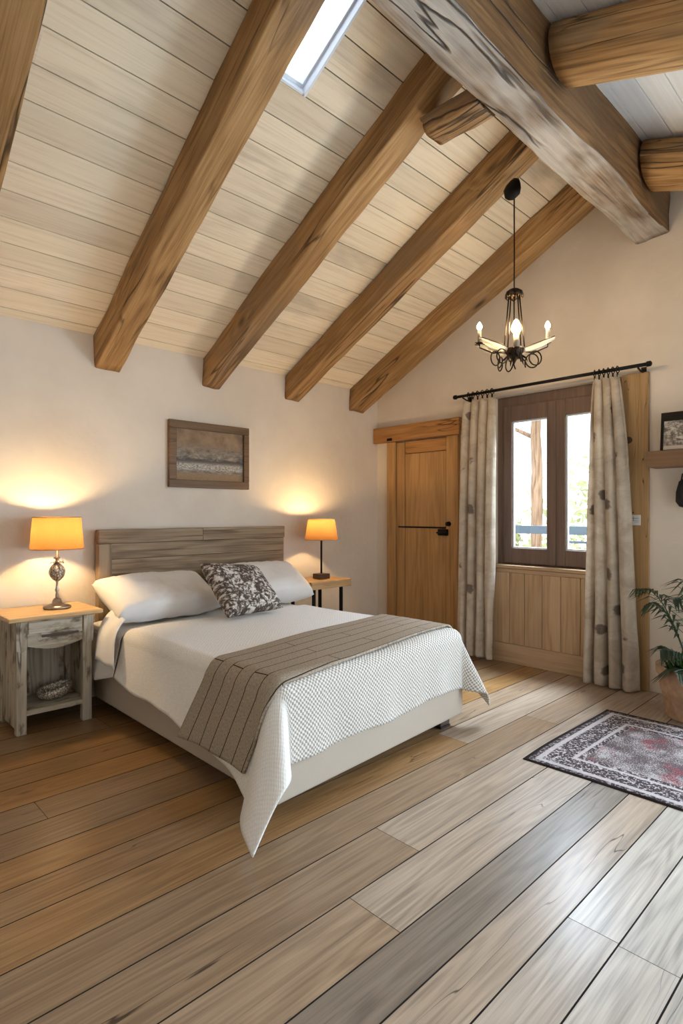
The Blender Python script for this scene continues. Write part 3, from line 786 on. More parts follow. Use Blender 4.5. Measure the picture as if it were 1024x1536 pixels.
def build_covers():
    Wd = BX1 - BX0; Lt = 3.45 - BYF
    def hangL(t): return .245 + .15 * min(1, max(0, t / Lt)) + .012 * math.sin(t * 7) + .11 * min(1., max(0., (t - 1.12) / .38)) ** 2
    def hangF(s): return .315 + .010 * math.sin(s * 9)
    def st(u, v):
        t = v * (Lt + .33)
        tt = min(t, Lt)
        s0 = -hangL(tt); s1 = Wd + .36
        s = s0 + u * (s1 - s0)
        t = v * (Lt + hangF(s)); return s, t
    bm = bmesh.new()
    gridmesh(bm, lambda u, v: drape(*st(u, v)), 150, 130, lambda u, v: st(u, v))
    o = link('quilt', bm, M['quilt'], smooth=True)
    so = o.modifiers.new('Thickness', 'SOLIDIFY'); so.thickness = .010; so.offset = 1
    tag(o, 'cream coverlet with raised knots hanging over the foot of the bed', 'quilt')
    # runner: across the bed near the foot
    def rs(u, v):
        s = -.355 + u * (Wd + .355 + .10)
        k = max(0., min(1., s / Wd)); hang = max(0., -s)
        t0 = .98 - .16 * k - .33 * hang; t1 = 1.475 - .085 * k - .20 * hang
        t0 += .012 * math.sin(s * 5); t1 += .012 * math.sin(s * 4 + 1)
        return s, t0 + v * (t1 - t0)
    bm = bmesh.new()
    gridmesh(bm, lambda u, v: drape(*rs(u, v), .019), 130, 40, lambda u, v: (u * (Wd + .51), v * .49))
    o = link('bed_runner', bm, M['runner'], smooth=True)
    so = o.modifiers.new('Thickness', 'SOLIDIFY'); so.thickness = .012; so.offset = 1
    tag(o, 'taupe quilted runner laid across the bed and hanging down its left side', 'bed runner')
    # sheet at the head, hanging in a point on the left
    def sh(u, v):
        y = 3.985 - v * .50
        hang = .30 - .14 * abs(v - .55) 
        s = -hang + u * (Wd + hang + .10)
        Rr = .06
        if s < Rr:
            a = Rr - s; arc = Rr * PI / 2
            if a < arc: q = a / Rr; x = BX0 + Rr - Rr * math.sin(q); z = .556 - Rr * (1 - math.cos(q))
            else: h = a - arc; x = BX0 - h * .26 + .008 * math.sin(v * 9); z = .556 - Rr - h * .95
            return Vector((x, y - .02 * max(0, -s) * 4, z))
        if s > Wd - Rr:
            a = s - (Wd - Rr); q = min(a / Rr, PI / 2); x = BX1 - Rr + Rr * math.sin(q); z = .556 - Rr * (1 - math.cos(q)) - max(0, a - Rr * PI / 2)
            return Vector((x, y, z))
        return Vector((BX0 + s, y, .556 + .004 * math.sin(s * 8 + v * 6)))
    bm = bmesh.new(); gridmesh(bm, sh, 90, 30)
    o = link('bed_sheet', bm, M['sheet'], smooth=True)
    so = o.modifiers.new('Thickness', 'SOLIDIFY'); so.thickness = .004; so.offset = 1
    tag(o, 'white sheet under the pillows with a corner hanging beside the nightstand', 'sheet')

def pillow_mesh(w, h, th, n=40, seed=0., pinch=.06, puff=.42):
    """Closed pillow: local x width, y height, z thickness."""
    bm = bmesh.new(); uvl = bm.loops.layers.uv.verify()
    def pt(u, v, sgn):
        a, b = 2 * u - 1, 2 * v - 1
        e = max(0., (1 - a ** 4) * (1 - b ** 4)) ** puff
        x = a * w / 2 * (1 - pinch * (1 - b * b) * 0 - pinch * (b * b < 0)) ; y = b * h / 2
        x *= 1 - pinch * (1 - b * b) * abs(a) ** 3; y *= 1 - pinch * (1 - a * a) * abs(b) ** 3
        z = sgn * th / 2 * e
        nv = mnoise.noise(Vector((x * 7 + seed, y * 7, sgn * 2.))) * .014 * e + mnoise.noise(Vector((x * 20 + seed, y * 12, sgn))) * .006 * e - (abs(mnoise.noise(Vector((x * 9 + y * 7 + seed, y * 4 - x * 5, sgn + 5)))) < .07) * .004 * e
        return Vector((x, y, z + nv))
    tops = [[None] * (n + 1) for _ in range(n + 1)]; bots = [[None] * (n + 1) for _ in range(n + 1)]
    for i in range(n + 1):
        for j in range(n + 1):
            tops[i][j] = bm.verts.new(pt(i / n, j / n, 1))
            bots[i][j] = tops[i][j] if i in (0, n) or j in (0, n) else bm.verts.new(pt(i / n, j / n, -1))
    for i in range(n):
        for j in range(n):
            for g_, fl in ((tops, 0), (bots, 1)):
                vs = [(i, j), (i + 1, j), (i + 1, j + 1), (i, j + 1)]
                if fl: vs.reverse()
                f = bm.faces.new([g_[a][b] for a, b in vs])
                for l, (a, b) in zip(f.loops, vs): l[uvl].uv = (a / n, b / n)
    return bm

def build_pillows():
    for nm, x, y, w, h, th, rx, rz, lb, sd in (
            ('pillow', 1.885, 3.74, .80, .44, .20, 25, 3, 'white pillow against the headboard on the nightstand side', 0.),
            ('pillow', 2.745, 3.72, .80, .44, .21, 29, -5, 'white pillow on the right, by the far bedside table', 9.)):
        o = link(nm, pillow_mesh(w, h, th, 44, sd, .03, .34), M['pillowA'], smooth=True)
        o.rotation_euler = (math.radians(rx), 0, math.radians(rz))
        R3 = o.rotation_euler.to_matrix(); ws = [R3 @ v.co for v in o.data.vertices]
        o.location = (x, 4.022 - max(p.y for p in ws), .568 - min(p.z for p in ws))
        tag(o, lb, 'pillow', 'pillows')
        if sd == 0.:
            A, B, C_, D_ = Vector((1.51, 3.72, .665)), Vector((1.515, 3.52, .625)), Vector((1.34, 3.55, .41)), Vector((1.365, 3.33, .385))
            inv = Matrix.Translation(o.location) @ R3.to_4x4(); inv.invert()
            bm = bmesh.new()
            gridmesh(bm, lambda u, v: inv @ (A.lerp(B, u).lerp(C_.lerp(D_, u), v) + Vector((-.030 * math.sin(PI * v ** .8), 0, .03 * math.sin(PI * v) + .006 * math.sin(9 * u)))), 16, 16)
            f = link('pillowcase_flap', bm, M['pillowA'], o, smooth=True)
            so = f.modifiers.new('Thickness', 'SOLIDIFY'); so.thickness = .004
    # patterned cushion from its four corners
    TL, TR, BR, BL = Vector((2.02, 3.50, .955)), Vector((2.49, 3.50, .905)), Vector((2.545, 3.235, .622)), Vector((2.06, 3.20, .615))
    nrm = (TR - TL).cross(BL - TL).normalized()
    if nrm.y > 0: nrm = -nrm
    bm = pillow_mesh(1, 1, 1, 36, 4., .07, .5)
    for v in bm.verts:
        u, w = v.co.x + .5, v.co.y + .5
        p = BL.lerp(BR, u).lerp(TL.lerp(TR, u), w)
        v.co = p + nrm * v.co.z * .17
    bmesh.ops.recalc_face_normals(bm, faces=bm.faces)
    tag(link('cushion', bm, M['cushion'], smooth=True), 'square cushion with a brown and white mottled print leaning on the pillows', 'cushion')

# ------------------------------------------------------------------ bedside furniture
def shade(parent, r0, r1, z0, z1):
    bm = bmesh.new(); lathe(bm, [(r0, z0), (r0 + (r1 - r0) * .5, (z0 + z1) / 2), (r1, z1)], 48, caps=False)
    o = link('lamp_shade', bm, M['shade'], parent, smooth=True)
    for r, z in ((r0, z0), (r1, z1)):
        bm = bmesh.new()
        tube(bm, [(r * math.cos(2 * PI * i / 48), r * math.sin(2 * PI * i / 48), z) for i in range(49)], .0028, 6, False)
        link('shade_rim', bm, M['rim'], o, smooth=True)
    return o
def build_nightstand():
    t = tag(empty('nightstand', (1.16, 3.86, 0)), 'whitewashed distressed nightstand with a honey top left of the bed', 'nightstand')
    ox, oy = 1.16, 3.86
    def b(name, x0, x1, y0, y1, z0, z1, m, par=t, bev=.004, rough=0.): return boxobj(name, (x0 - ox, x1 - ox, y0 - oy, y1 - oy, z0, z1), M[m], par, bev, rough=rough)
    x0, x1, y0, y1 = .945, 1.372, 3.69, 4.06
    b('table_top', .895, 1.43, 3.655, 4.09, .668, .695, 'nstop', bev=.008)
    for lx in (x0, x1 - .055):
        for ly in (y0, y1 - .05):
            b('leg', lx, lx + .055, ly, ly + .05, 0, .666, 'distress', bev=.006, rough=.003)
    b('side_panel', x0 + .004, x0 + .022, y0 + .051, y1 - .051, .03, .664, 'distress')
    b('side_panel', x1 - .024, x1 - .006, y0 + .052, y1 - .052, .10, .664, 'distress')
    b('back_panel', x0 + .057, x1 - .057, y1 - .03, y1 - .014, .10, .664, 'distress')
    b('shelf', x0 + .026, x1 - .026, y0 + .012, y1 - .032, .105, .135, 'distress_h', bev=.005, rough=.002)
    # drawer front with a bowed lower edge and a slot pull
    bm = bmesh.new(); n = 16; xa, xb = x0 + .057 - ox, x1 - .057 - ox
    fr, bk = y0 + .004 - oy, y0 + .03 - oy
    rows = []
    for i in range(n + 1):
        u = i / n; x = xa + (xb - xa) * u; zb = .515 - .03 * math.sin(PI * u)
        rows.append([bm.verts.new((x, fr, zb)), bm.verts.new((x, fr, .664)), bm.verts.new((x, bk, .664)), bm.verts.new((x, bk, zb))])
    for p, q in zip(rows, rows[1:]):
        for k in range(4): j = (k + 1) % 4; bm.faces.new((p[k], q[k], q[j], p[j]))
    bm.faces.new(rows[0]); bm.faces.new(list(reversed(rows[-1]))); bmesh.ops.recalc_face_normals(bm, faces=bm.faces)
    dr = link('drawer', bm, M['distress_h'], t)
    bm = bmesh.new(); bx(bm, xa + .004, xb - .004, fr - .008, fr - .0005, .588, .655); bevel(bm, .004)
    link('drawer_board', bm, M['distress_h'], dr)
    bm = bmesh.new(); bx(bm, 1.08 - ox, 1.29 - ox, fr - .010, fr - .0005, .560, .574); bevel(bm, .003)
    link('drawer_pull', bm, M['darkwood'], dr)
    for lx in (x0 - .004, x1 - .051):     # carved brackets at the leg tops
        bm = bmesh.new()
        prof = [(0, .50), (.022, .485), (.055, .50), (.058, .664), (-.002, .664)]
        a = [bm.verts.new((lx + px - ox, y0 - .010 - oy, pz)) for px, pz in prof]; c_ = [bm.verts.new((lx + px - ox, y0 - .0035 - oy, pz)) for px, pz in prof]
        bm.faces.new(a); bm.faces.new(list(reversed(c_)))
        for i in range(5): j = (i + 1) % 5; bm.faces.new((a[j], a[i], c_[i], c_[j]))
        bmesh.ops.recalc_face_normals(bm, faces=bm.faces)
        link('corner_bracket', bm, M['distress'], t)
    # bowl on the shelf
    bm = bmesh.new()
    prof = [(.0, 0.), (.05, .0), (.085, .02), (.108, .05), (.106, .072), (.098, .076), (.088, .066), (.07, .035), (.0, .018)]
    lathe(bm, prof, 36)
    for v in bm.verts:
        v.co.y *= .72; k = v.co.z / .076
        v.co.z += .016 * k * (v.co.x / .1) + .006 * k * mnoise.noise(v.co * 20); v.co.x += .01 * k
    o = link('bowl', bm, M['bowl'], smooth=True); o.location = (1.19, 3.84, .139); o.rotation_euler = (0, 0, .2)
    tag(o, 'small crackled silver bowl on the nightstand lower shelf', 'bowl')
    # lamp
    l = tag(empty('table_lamp', (1.225, 3.88, .6965)), 'lit table lamp with an ornate silver base on the whitewashed nightstand', 'lamp', 'bedside lamps')
    bm = bmesh.new(); lathe(bm, [(.078, 0), (.082, .006), (.08, .014), (.05, .024), (.03, .03), (.026, .05), (.018, .062), (.0, .064)], 40)
    link('lamp_base', bm, M['pewter'], l, smooth=True)
    bm = bmesh.new(); lathe(bm, [(.008, .06), (.010, .08), (.007, .10), (.013, .115), (.008, .13), (.007, .165), (.012, .17), (.006, .175)], 20)
    link('lamp_stem', bm, M['pewter'], l, smooth=True); bm = bmesh.new()
    lathe(bm, [(.006, .289), (.022, .29), (.024, .296), (.010, .302), (.010, .312), (.02, .316), (.02, .322), (.008, .33), (.007, .41)], 24)
    link('lamp_neck', bm, M['pewter'], l, smooth=True)
    orn = bmesh.new()
    lathe(orn, [(.008, .172), (.030, .188), (.040, .212), (.041, .235), (.033, .262), (.018, .282), (.006, .288)], 28)
    og = link('lamp_ornament', orn, M['bowl'], l, smooth=True)
    bm = bmesh.new()
    for k in range(11):
        a0 = 2 * PI * k / 11
        pts = []
        for i in range(15):
            q = i / 14; z = .172 + .116 * q; r = .006 + .040 * math.sin(PI * q) ** .7; a = a0 + 1.3 * q * (1 if k % 2 else -1)
            pts.append((r * math.cos(a), r * math.sin(a), z))
        tube(bm, pts, .0026, 6)
    for k in range(8):
        a = 2 * PI * k / 8; tube(bm, [(.01 * math.cos(a), .01 * math.sin(a), .292), (.03 * math.cos(a), .03 * math.sin(a), .297), (.042 * math.cos(a), .042 * math.sin(a), .284)], [.005, .006, .002], 6)
    link('ornament_strands', bm, M['pewter'], og, smooth=True)
    shade(l, .157, .140, .378, .578)
    bm = bmesh.new(); bmesh.ops.create_icosphere(bm, subdivisions=2, radius=.026); link('bulb', bm, M['bulb'], l, (0, 0, .50), smooth=True)
    bm = bmesh.new()
    for k in range(3):
        a = 2 * PI * k / 3; tube(bm, [(.007 * math.cos(a), .007 * math.sin(a), .40), (.154 * math.cos(a), .154 * math.sin(a), .40)], .0018, 5)
    link('shade_ring', bm, M['bronze'], l)
    # side table on the other side
    t = tag(empty('side_table', (3.43, 3.84, 0)), 'bedside table with thick light wood top and thin black legs, right of bed', 'side table')
    ox, oy = 3.43, 3.84
    b('table_top', 3.19, 3.665, 3.665, 4.02, .643, .708, 'tabletop', t, .006, .002)
    for lx, ly in ((3.555, 3.69), (3.555, 3.975), (3.23, 3.69), (3.23, 3.975)):
        b('leg', lx, lx + .026, ly, ly + .022, 0, .642, 'iron', t, .002)
    l = tag(empty('table_lamp', (3.455, 3.84, .711)), 'lit lamp with a thin straight pole and square foot on the black legged side table', 'lamp', 'bedside lamps')
    boxobj('lamp_base', (-.06, .06, -.05, .05, 0, .045), M['darkwood'], l, .004)
    bm = bmesh.new(); lathe(bm, [(.009, .046), (.009, .44), (.014, .445), (.014, .47)], 16); link('lamp_stem', bm, M['bronze'], l, smooth=True)
    shade(l, .150, .120, .352, .535)
    bm = bmesh.new(); bmesh.ops.create_icosphere(bm, subdivisions=2, radius=.024); link('bulb', bm, M['bulb'], l, (0, 0, .497), smooth=True)
    bm = bmesh.new()
    for k in range(3):
        a = 2 * PI * k / 3; tube(bm, [(.009 * math.cos(a), .009 * math.sin(a), .372), (.147 * math.cos(a), .147 * math.sin(a), .372)], .0018, 5)
    link('shade_ring', bm, M['bronze'], l)

# ------------------------------------------------------------------ things on the walls
def build_wall_things():
    # framed landscape
    t = tag(empty('framed_picture', (2.478, YB - .002, 1.768)), 'brown framed landscape picture above the headboard', 'picture')
    w, h, f = .742, .528, .062
    for (x0, x1, z0, z1) in ((-w / 2, w / 2, h / 2 - f, h / 2), (-w / 2, w / 2, -h / 2, -h / 2 + f), (-w / 2, -w / 2 + f, -h / 2 + f, h / 2 - f), (w / 2 - f * .85, w / 2, -h / 2 + f, h / 2 - f)):
        boxobj('frame_side', (x0, x1, -.034, 0, z0, z1), M['frame'], t, .006)
    bm = bmesh.new(); uvl = bm.loops.layers.uv.verify()
    fc = bm.faces.new([bm.verts.new(p) for p in ((-w / 2 + f - .004, -.014, -h / 2 + f - .004), (w / 2 - f * .85 + .004, -.014, -h / 2 + f - .004), (w / 2 - f * .85 + .004, -.014, h / 2 - f + .004), (-w / 2 + f - .004, -.014, h / 2 - f + .004))])
    for l, uv in zip(fc.loops, ((0, 0), (1, 0), (1, 1), (0, 1))): l[uvl].uv = uv
    link('canvas', bm, M['painting'], t)
    # shelf on the window wall, running out of the frame
    o = boxobj('wall_shelf', (XW - .215, XW - .002, .55, 1.395, 1.622, 1.732), M['shelf'], None, .004)
    tag(o, 'thick brown floating shelf on the wall right of the window', 'shelf')
    t = tag(empty('framed_print', (XW - .11, 1.12, 1.734), -PI / 2), 'black framed monochrome print leaning on the brown shelf', 'picture')
    t.rotation_euler = (math.radians(0), math.radians(6), 0)
    W2, H2 = .42, .272
    for (y0, y1, z0, z1) in ((-W2 / 2, W2 / 2, H2 - .06, H2), (-W2 / 2, W2 / 2, .0, .008), (-W2 / 2, -W2 / 2 + .018, .008, H2 - .06), (W2 / 2 - .018, W2 / 2, .008, H2 - .06)):
        boxobj('frame_side', (-.02, .0, y0, y1, z0, z1), M['iron'], t, .002)
    bm = bmesh.new(); uvl = bm.loops.layers.uv.verify()
    fc = bm.faces.new([bm.verts.new(p) for p in ((-.012, W2 / 2 - .016, .006), (-.012, -W2 / 2 + .016, .006), (-.012, -W2 / 2 + .016, H2 - .058), (-.012, W2 / 2 - .016, H2 - .058))])
    for l, uv in zip(fc.loops, ((0, 0), (1.5, 0), (1.5, 1), (0, 1))): l[uvl].uv = uv
    link('print', bm, M['photo'], t)
    # black bag under the shelf
    t = tag(empty('hanging_bag', (XW - .07, 1.165, 1.62)), 'black bag hanging below the brown shelf at the right edge', 'bag')
    bm = bmesh.new()
    lathe(bm, [(.0, -.28), (.06, -.275), (.082, -.24), (.08, -.17), (.062, -.10), (.03, -.075), (.0, -.07)], 28)
    for v in bm.verts: v.co.x *= .62; v.co.z += .008 * mnoise.noise(v.co * 22)
    link('pouch', bm, M['black'], t, smooth=True)
    bm = bmesh.new(); tube(bm, [(0, .05, -.11), (0, .04, -.05), (0, .0, -.012), (0, -.04, -.05), (0, -.05, -.11)], .006, 8); link('strap', bm, M['black'], t, smooth=True)
    # white card on the tall board
    t = boxobj('wall_switch', (XW - .038, XW - .0315, 1.487, 1.575, 1.212, 1.288), M['shelfpaper'], None, .002)
    tag(t, 'small white wall switch plate on the tall oak board', 'switch')
    bm = bmesh.new()
    for y0, y1, z0, z1 in ((1.50, 1.545, 1.262, 1.266), (1.535, 1.539, 1.242, 1.278), (1.50, 1.56, 1.247, 1.2495), (1.50, 1.53, 1.235, 1.2375)):
        bx(bm, XW - .0388, XW - .0381, y0, y1, z0, z1)
    link('faint_marks', bm, plain('mark_grey', C(128, 130, 132), .7), t)
    bm = bmesh.new(); bx(bm, XW - .034, XW - .0305, 1.536, 1.544, 1.302, 1.31)
    o = link('pin', bm, M['iron']); tag(o, 'tiny dark pin in the tall board above the white plate', 'pin')

def build_curtains():
    XC = 4.395
    rod = tag(empty('curtain_rod', (XC, 2.22, 2.365)), 'black iron curtain rod above the window', 'curtain rod')
    bm = bmesh.new(); tube(bm, [(0, 3.03 - 2.22, 0), (0, 1.42 - 2.22, 0)], .0135, 12); link('rod', bm, M['iron'], rod, smooth=True)
    for y, dy in ((3.03, 1), (1.42, -1)):
        bm = bmesh.new(); lathe(bm, [(.0145, 0), (.02, .004), (.02, .028), (.012, .036), (.0, .038)], 14)
        link('finial', bm, M['iron'], rod, (0, y - 2.22, 0), (-dy * PI / 2, 0, 0), True)
    for y in (2.965, 1.475):
        bm = bmesh.new(); tube(bm, [(0, y - 2.22, -.016), (.06, y - 2.22, -.03), (XW - .002 - XC, y - 2.22, -.03)], .007, 8)
        bx(bm, XW - .008 - XC, XW - .001 - XC, y - .018 - 2.22, y + .018 - 2.22, -.07, .01)
        link('rod_bracket', bm, M['iron'], rod)
    def curtain(lb, ytop, ybot, nf, seed, zt, z0):
        t = tag(empty('curtain', (XC, sum(ybot) / 2, 0)), lb, 'curtain', 'window curtains')
        oy = sum(ybot) / 2
        def f(u, v):           # v: 0 top, 1 bottom
            ya = ytop[0] + (ytop[1] - ytop[0]) * u; yb = ybot[0] + (ybot[1] - ybot[0]) * u
            k = v ** .6; y = ya + (yb - ya) * k
            ph = 2 * PI * nf * (u + .03 * math.sin(v * 3 + seed)) + seed
            amp = .034 + .020 * v
            s_ = math.sin(ph)
            x = -amp * (abs(s_) ** .7 * (1 if s_ > 0 else -1)) + .008 * math.sin(ph * 2.7 + v * 5) * v
            y += .010 * math.cos(ph) + .006 * mnoise.noise(Vector((u * 4 + seed, v * 6, 0)))
            pin = max(0., 1 - v * 9); x *= 1 - .45 * pin
            z = zt + (z0 - zt) * v - (.012 * pin * (1 - math.cos(ph * 1.0)) if v < .12 else 0) + .006 * math.sin(ph + 1) * v
            return Vector((x, y - oy, z))
        L = zt - z0
        bm = bmesh.new(); gridmesh(bm, f, 110, 90, lambda u, v: (u * .62 + seed, v * L))
        o = link('curtain_panel', bm, M['curtain'], t, smooth=True)
        so = o.modifiers.new('Thickness', 'SOLIDIFY'); so.thickness = .006
        for k in range(6):
            u = (k + .5) / 6; y = ytop[0] + (ytop[1] - ytop[0]) * u - oy
            bm = bmesh.new()
            tube(bm, [(.0235 * math.cos(2 * PI * i / 20), .002 * math.sin(4 * PI * i / 20), .0235 * math.sin(2 * PI * i / 20)) for i in range(21)], .004, 6, False)
            rg = link('curtain_ring', bm, M['iron'], t, (0, y, 2.3635), (0, 0, .12 - .05 * k), True)
            bm = bmesh.new(); bx(bm, -.006, .006, -.005, .005, -.052, -.021); bevel(bm, .002); link('ring_clip', bm, M['iron'], rg)
    curtain('mottled beige curtain left of the window beside the door', (2.93, 2.64), (2.985, 2.665), 3.4, .4, 2.322, .035)
    curtain('mottled beige curtain right of the window by the tall board', (1.80, 1.60), (1.845, 1.475), 3.6, 2.1, 2.322, .012)

# ------------------------------------------------------------------ chandelier
def build_chandelier():
    cx, cy = 3.35, 1.87
    zt = 3.47
    t = tag(empty('chandelier', (cx, cy, 2.25)), 'wrought iron candle chandelier with glass leaves hanging from a rafter', 'chandelier')
    # bracket on the rafter (two lobes)
    bm = bmesh.new(); lathe(bm, [(.0, -.135), (.03, -.125), (.055, -.085), (.05, -.05), (.035, -.02), (.02, .0)], 24)
    for v in bm.verts: v.co.x *= .6
    link('ceiling_mount', bm, M['iron'], t, (-.01, -.02, zt - .03 - 2.25), (.35, 0, .3), True)
    bm = bmesh.new(); tube(bm, [(0, 0, zt - .10 - 2.25), (0.002, 0, 2.95 - 2.25), (0, 0, 2.73 - 2.25)], .0045, 8); link('cable', bm, M['iron'], t, smooth=True)
    # ruffled crown
    bm = bmesh.new()
    rings = lathe(bm, [(.008, .50), (.03, .49), (.048, .468), (.058, .44), (.05, .452), (.02, .47)], 40, caps=False)
    for v in bm.verts:
        r = math.hypot(v.co.x, v.co.y); a = math.atan2(v.co.y, v.co.x)
        if r > .04: v.co.z += .008 * math.sin(8 * a); k = 1 + .08 * math.sin(8 * a); v.co.x *= k; v.co.y *= k
    link('crown', bm, M['bronze'], t, smooth=True)
    vd = Vector((.695, .719)); rt = Vector((.719, -.695))       # plan directions: away from the bed corner and along it
    def pol(a, r): 
        d = -vd * math.cos(a) + rt * math.sin(a); return Vector((d.x * r, d.y * r, 0))
    for k in range(5):
        a = math.radians(72 * k + 20); p0 = pol(a, .034) + Vector((0, 0, .455)); p1 = pol(a, .068) + Vector((0, 0, .105))
        bm = bmesh.new(); tube(bm, [p0, (p0 + p1) / 2, p1], .0045, 6); link('hanging_rod', bm, M['bronze'], t, smooth=True)
    # hub with a pointed drop
    bm = bmesh.new(); lathe(bm, [(.0, .005), (.012, .03), (.03, .055), (.05, .075), (.07, .1), (.06, .108), (.03, .095), (.0, .09)], 24)
    for k in range(6):
        a = 2 * PI * k / 6; tube(bm, [pol(a, .04) + Vector((0, 0, .065)), pol(a, .075) + Vector((0, 0, .04)), pol(a, .085) + Vector((0, 0, .015))], [.008, .006, .001], 6)
    link('hub', bm, M['bronze'], t, smooth=True)
    angs = [math.radians(a) for a in (-4, 92, 262)]
    angs_leaf = [math.radians(a) for a in (72, 98, 150, 215, 256, 284)]
    # leaves: pale glass dish with a dark wire edge
    for a in angs_leaf:
        def lf(u, v):
            b = 2 * v - 1; wd = .050 * math.sin(PI * min(1, (u * .95 + .05)) ** .9) ** .85
            r = .045 + .20 * u; z = .085 + .065 * u + .016 * (b * b) - .012 * math.sin(PI * u)
            p = pol(a, r); q = pol(a + PI / 2, wd * b); return p + q + Vector((0, 0, z))
        bm = bmesh.new(); gridmesh(bm, lf, 14, 8); bmesh.ops.remove_doubles(bm, verts=bm.verts, dist=1e-5)
        o = link('glass_leaf', bm, M['crystal'], t, smooth=True)
        so = o.modifiers.new('Thickness', 'SOLIDIFY'); so.thickness = .003
        bm = bmesh.new()
        for v in (0, .25, .75, 1): tube(bm, [lf(i / 14, v) + Vector((0, 0, .002)) for i in range(15)], .0027, 6)
        link('leaf_wire', bm, M['bronze'], o, smooth=True)
    # scroll loops under the leaves
    for k in range(7):
        a = math.radians(k * 360 / 7 + 12)
        pts = []
        for i in range(22):
            q = i / 21; ang = q * 2 * PI * 1.15
            rr = .080 + .075 * (1 - math.cos(ang)) / 2 + .012; zz = .052 - .045 * math.sin(ang) * (1 if k % 2 else 1) - .012
            pts.append(pol(a + .28 * math.sin(ang * .5) * (1 if k % 2 else -1), rr) + Vector((0, 0, zz)))
        bm = bmesh.new(); tube(bm, pts, .0046, 6); link('scroll', bm, M['bronze'], t, smooth=True)
    for a in angs:
        r = .218 if a != angs[0] else .055; sc_ = 1. if a != angs[0] else 1.9; dz = 0. if a != angs[0] else -.055
        arm = bmesh.new()
        tube(arm, [pol(a, .03) + Vector((0, 0, .095 + dz * .4)), pol(a, r * .6) + Vector((0, 0, .085 + dz * .5)), pol(a, r) + Vector((0, 0, .125 + dz)), pol(a, r) + Vector((0, 0, .152 + dz))], .0045, 6)
        lathe(arm, [(.006, .145 + dz), (.022, .15 + dz), (.024, .156 + dz), (.010, .158 + dz)], 16, tuple(pol(a, r)))
        ar = link('candle_arm', arm, M['bronze'], t, smooth=True)
        bm = bmesh.new(); lathe(bm, [(.0125 * sc_ ** .5, .159 + dz), (.0125 * sc_ ** .5, .236 + dz), (.006, .238 + dz)], 16, tuple(pol(a, r))); link('candle_sleeve', bm, M['candle'], ar, smooth=True)
        bm = bmesh.new(); lathe(bm, [(.006, .239 + dz), (.016 * sc_, .239 + .014 * sc_ + dz), (.015 * sc_, .239 + .028 * sc_ + dz), (.006 * sc_, .239 + .046 * sc_ + dz), (.0, .239 + .052 * sc_ + dz)], 12, tuple(pol(a, r))); link('candle_bulb', bm, M['flame'], ar, smooth=True)

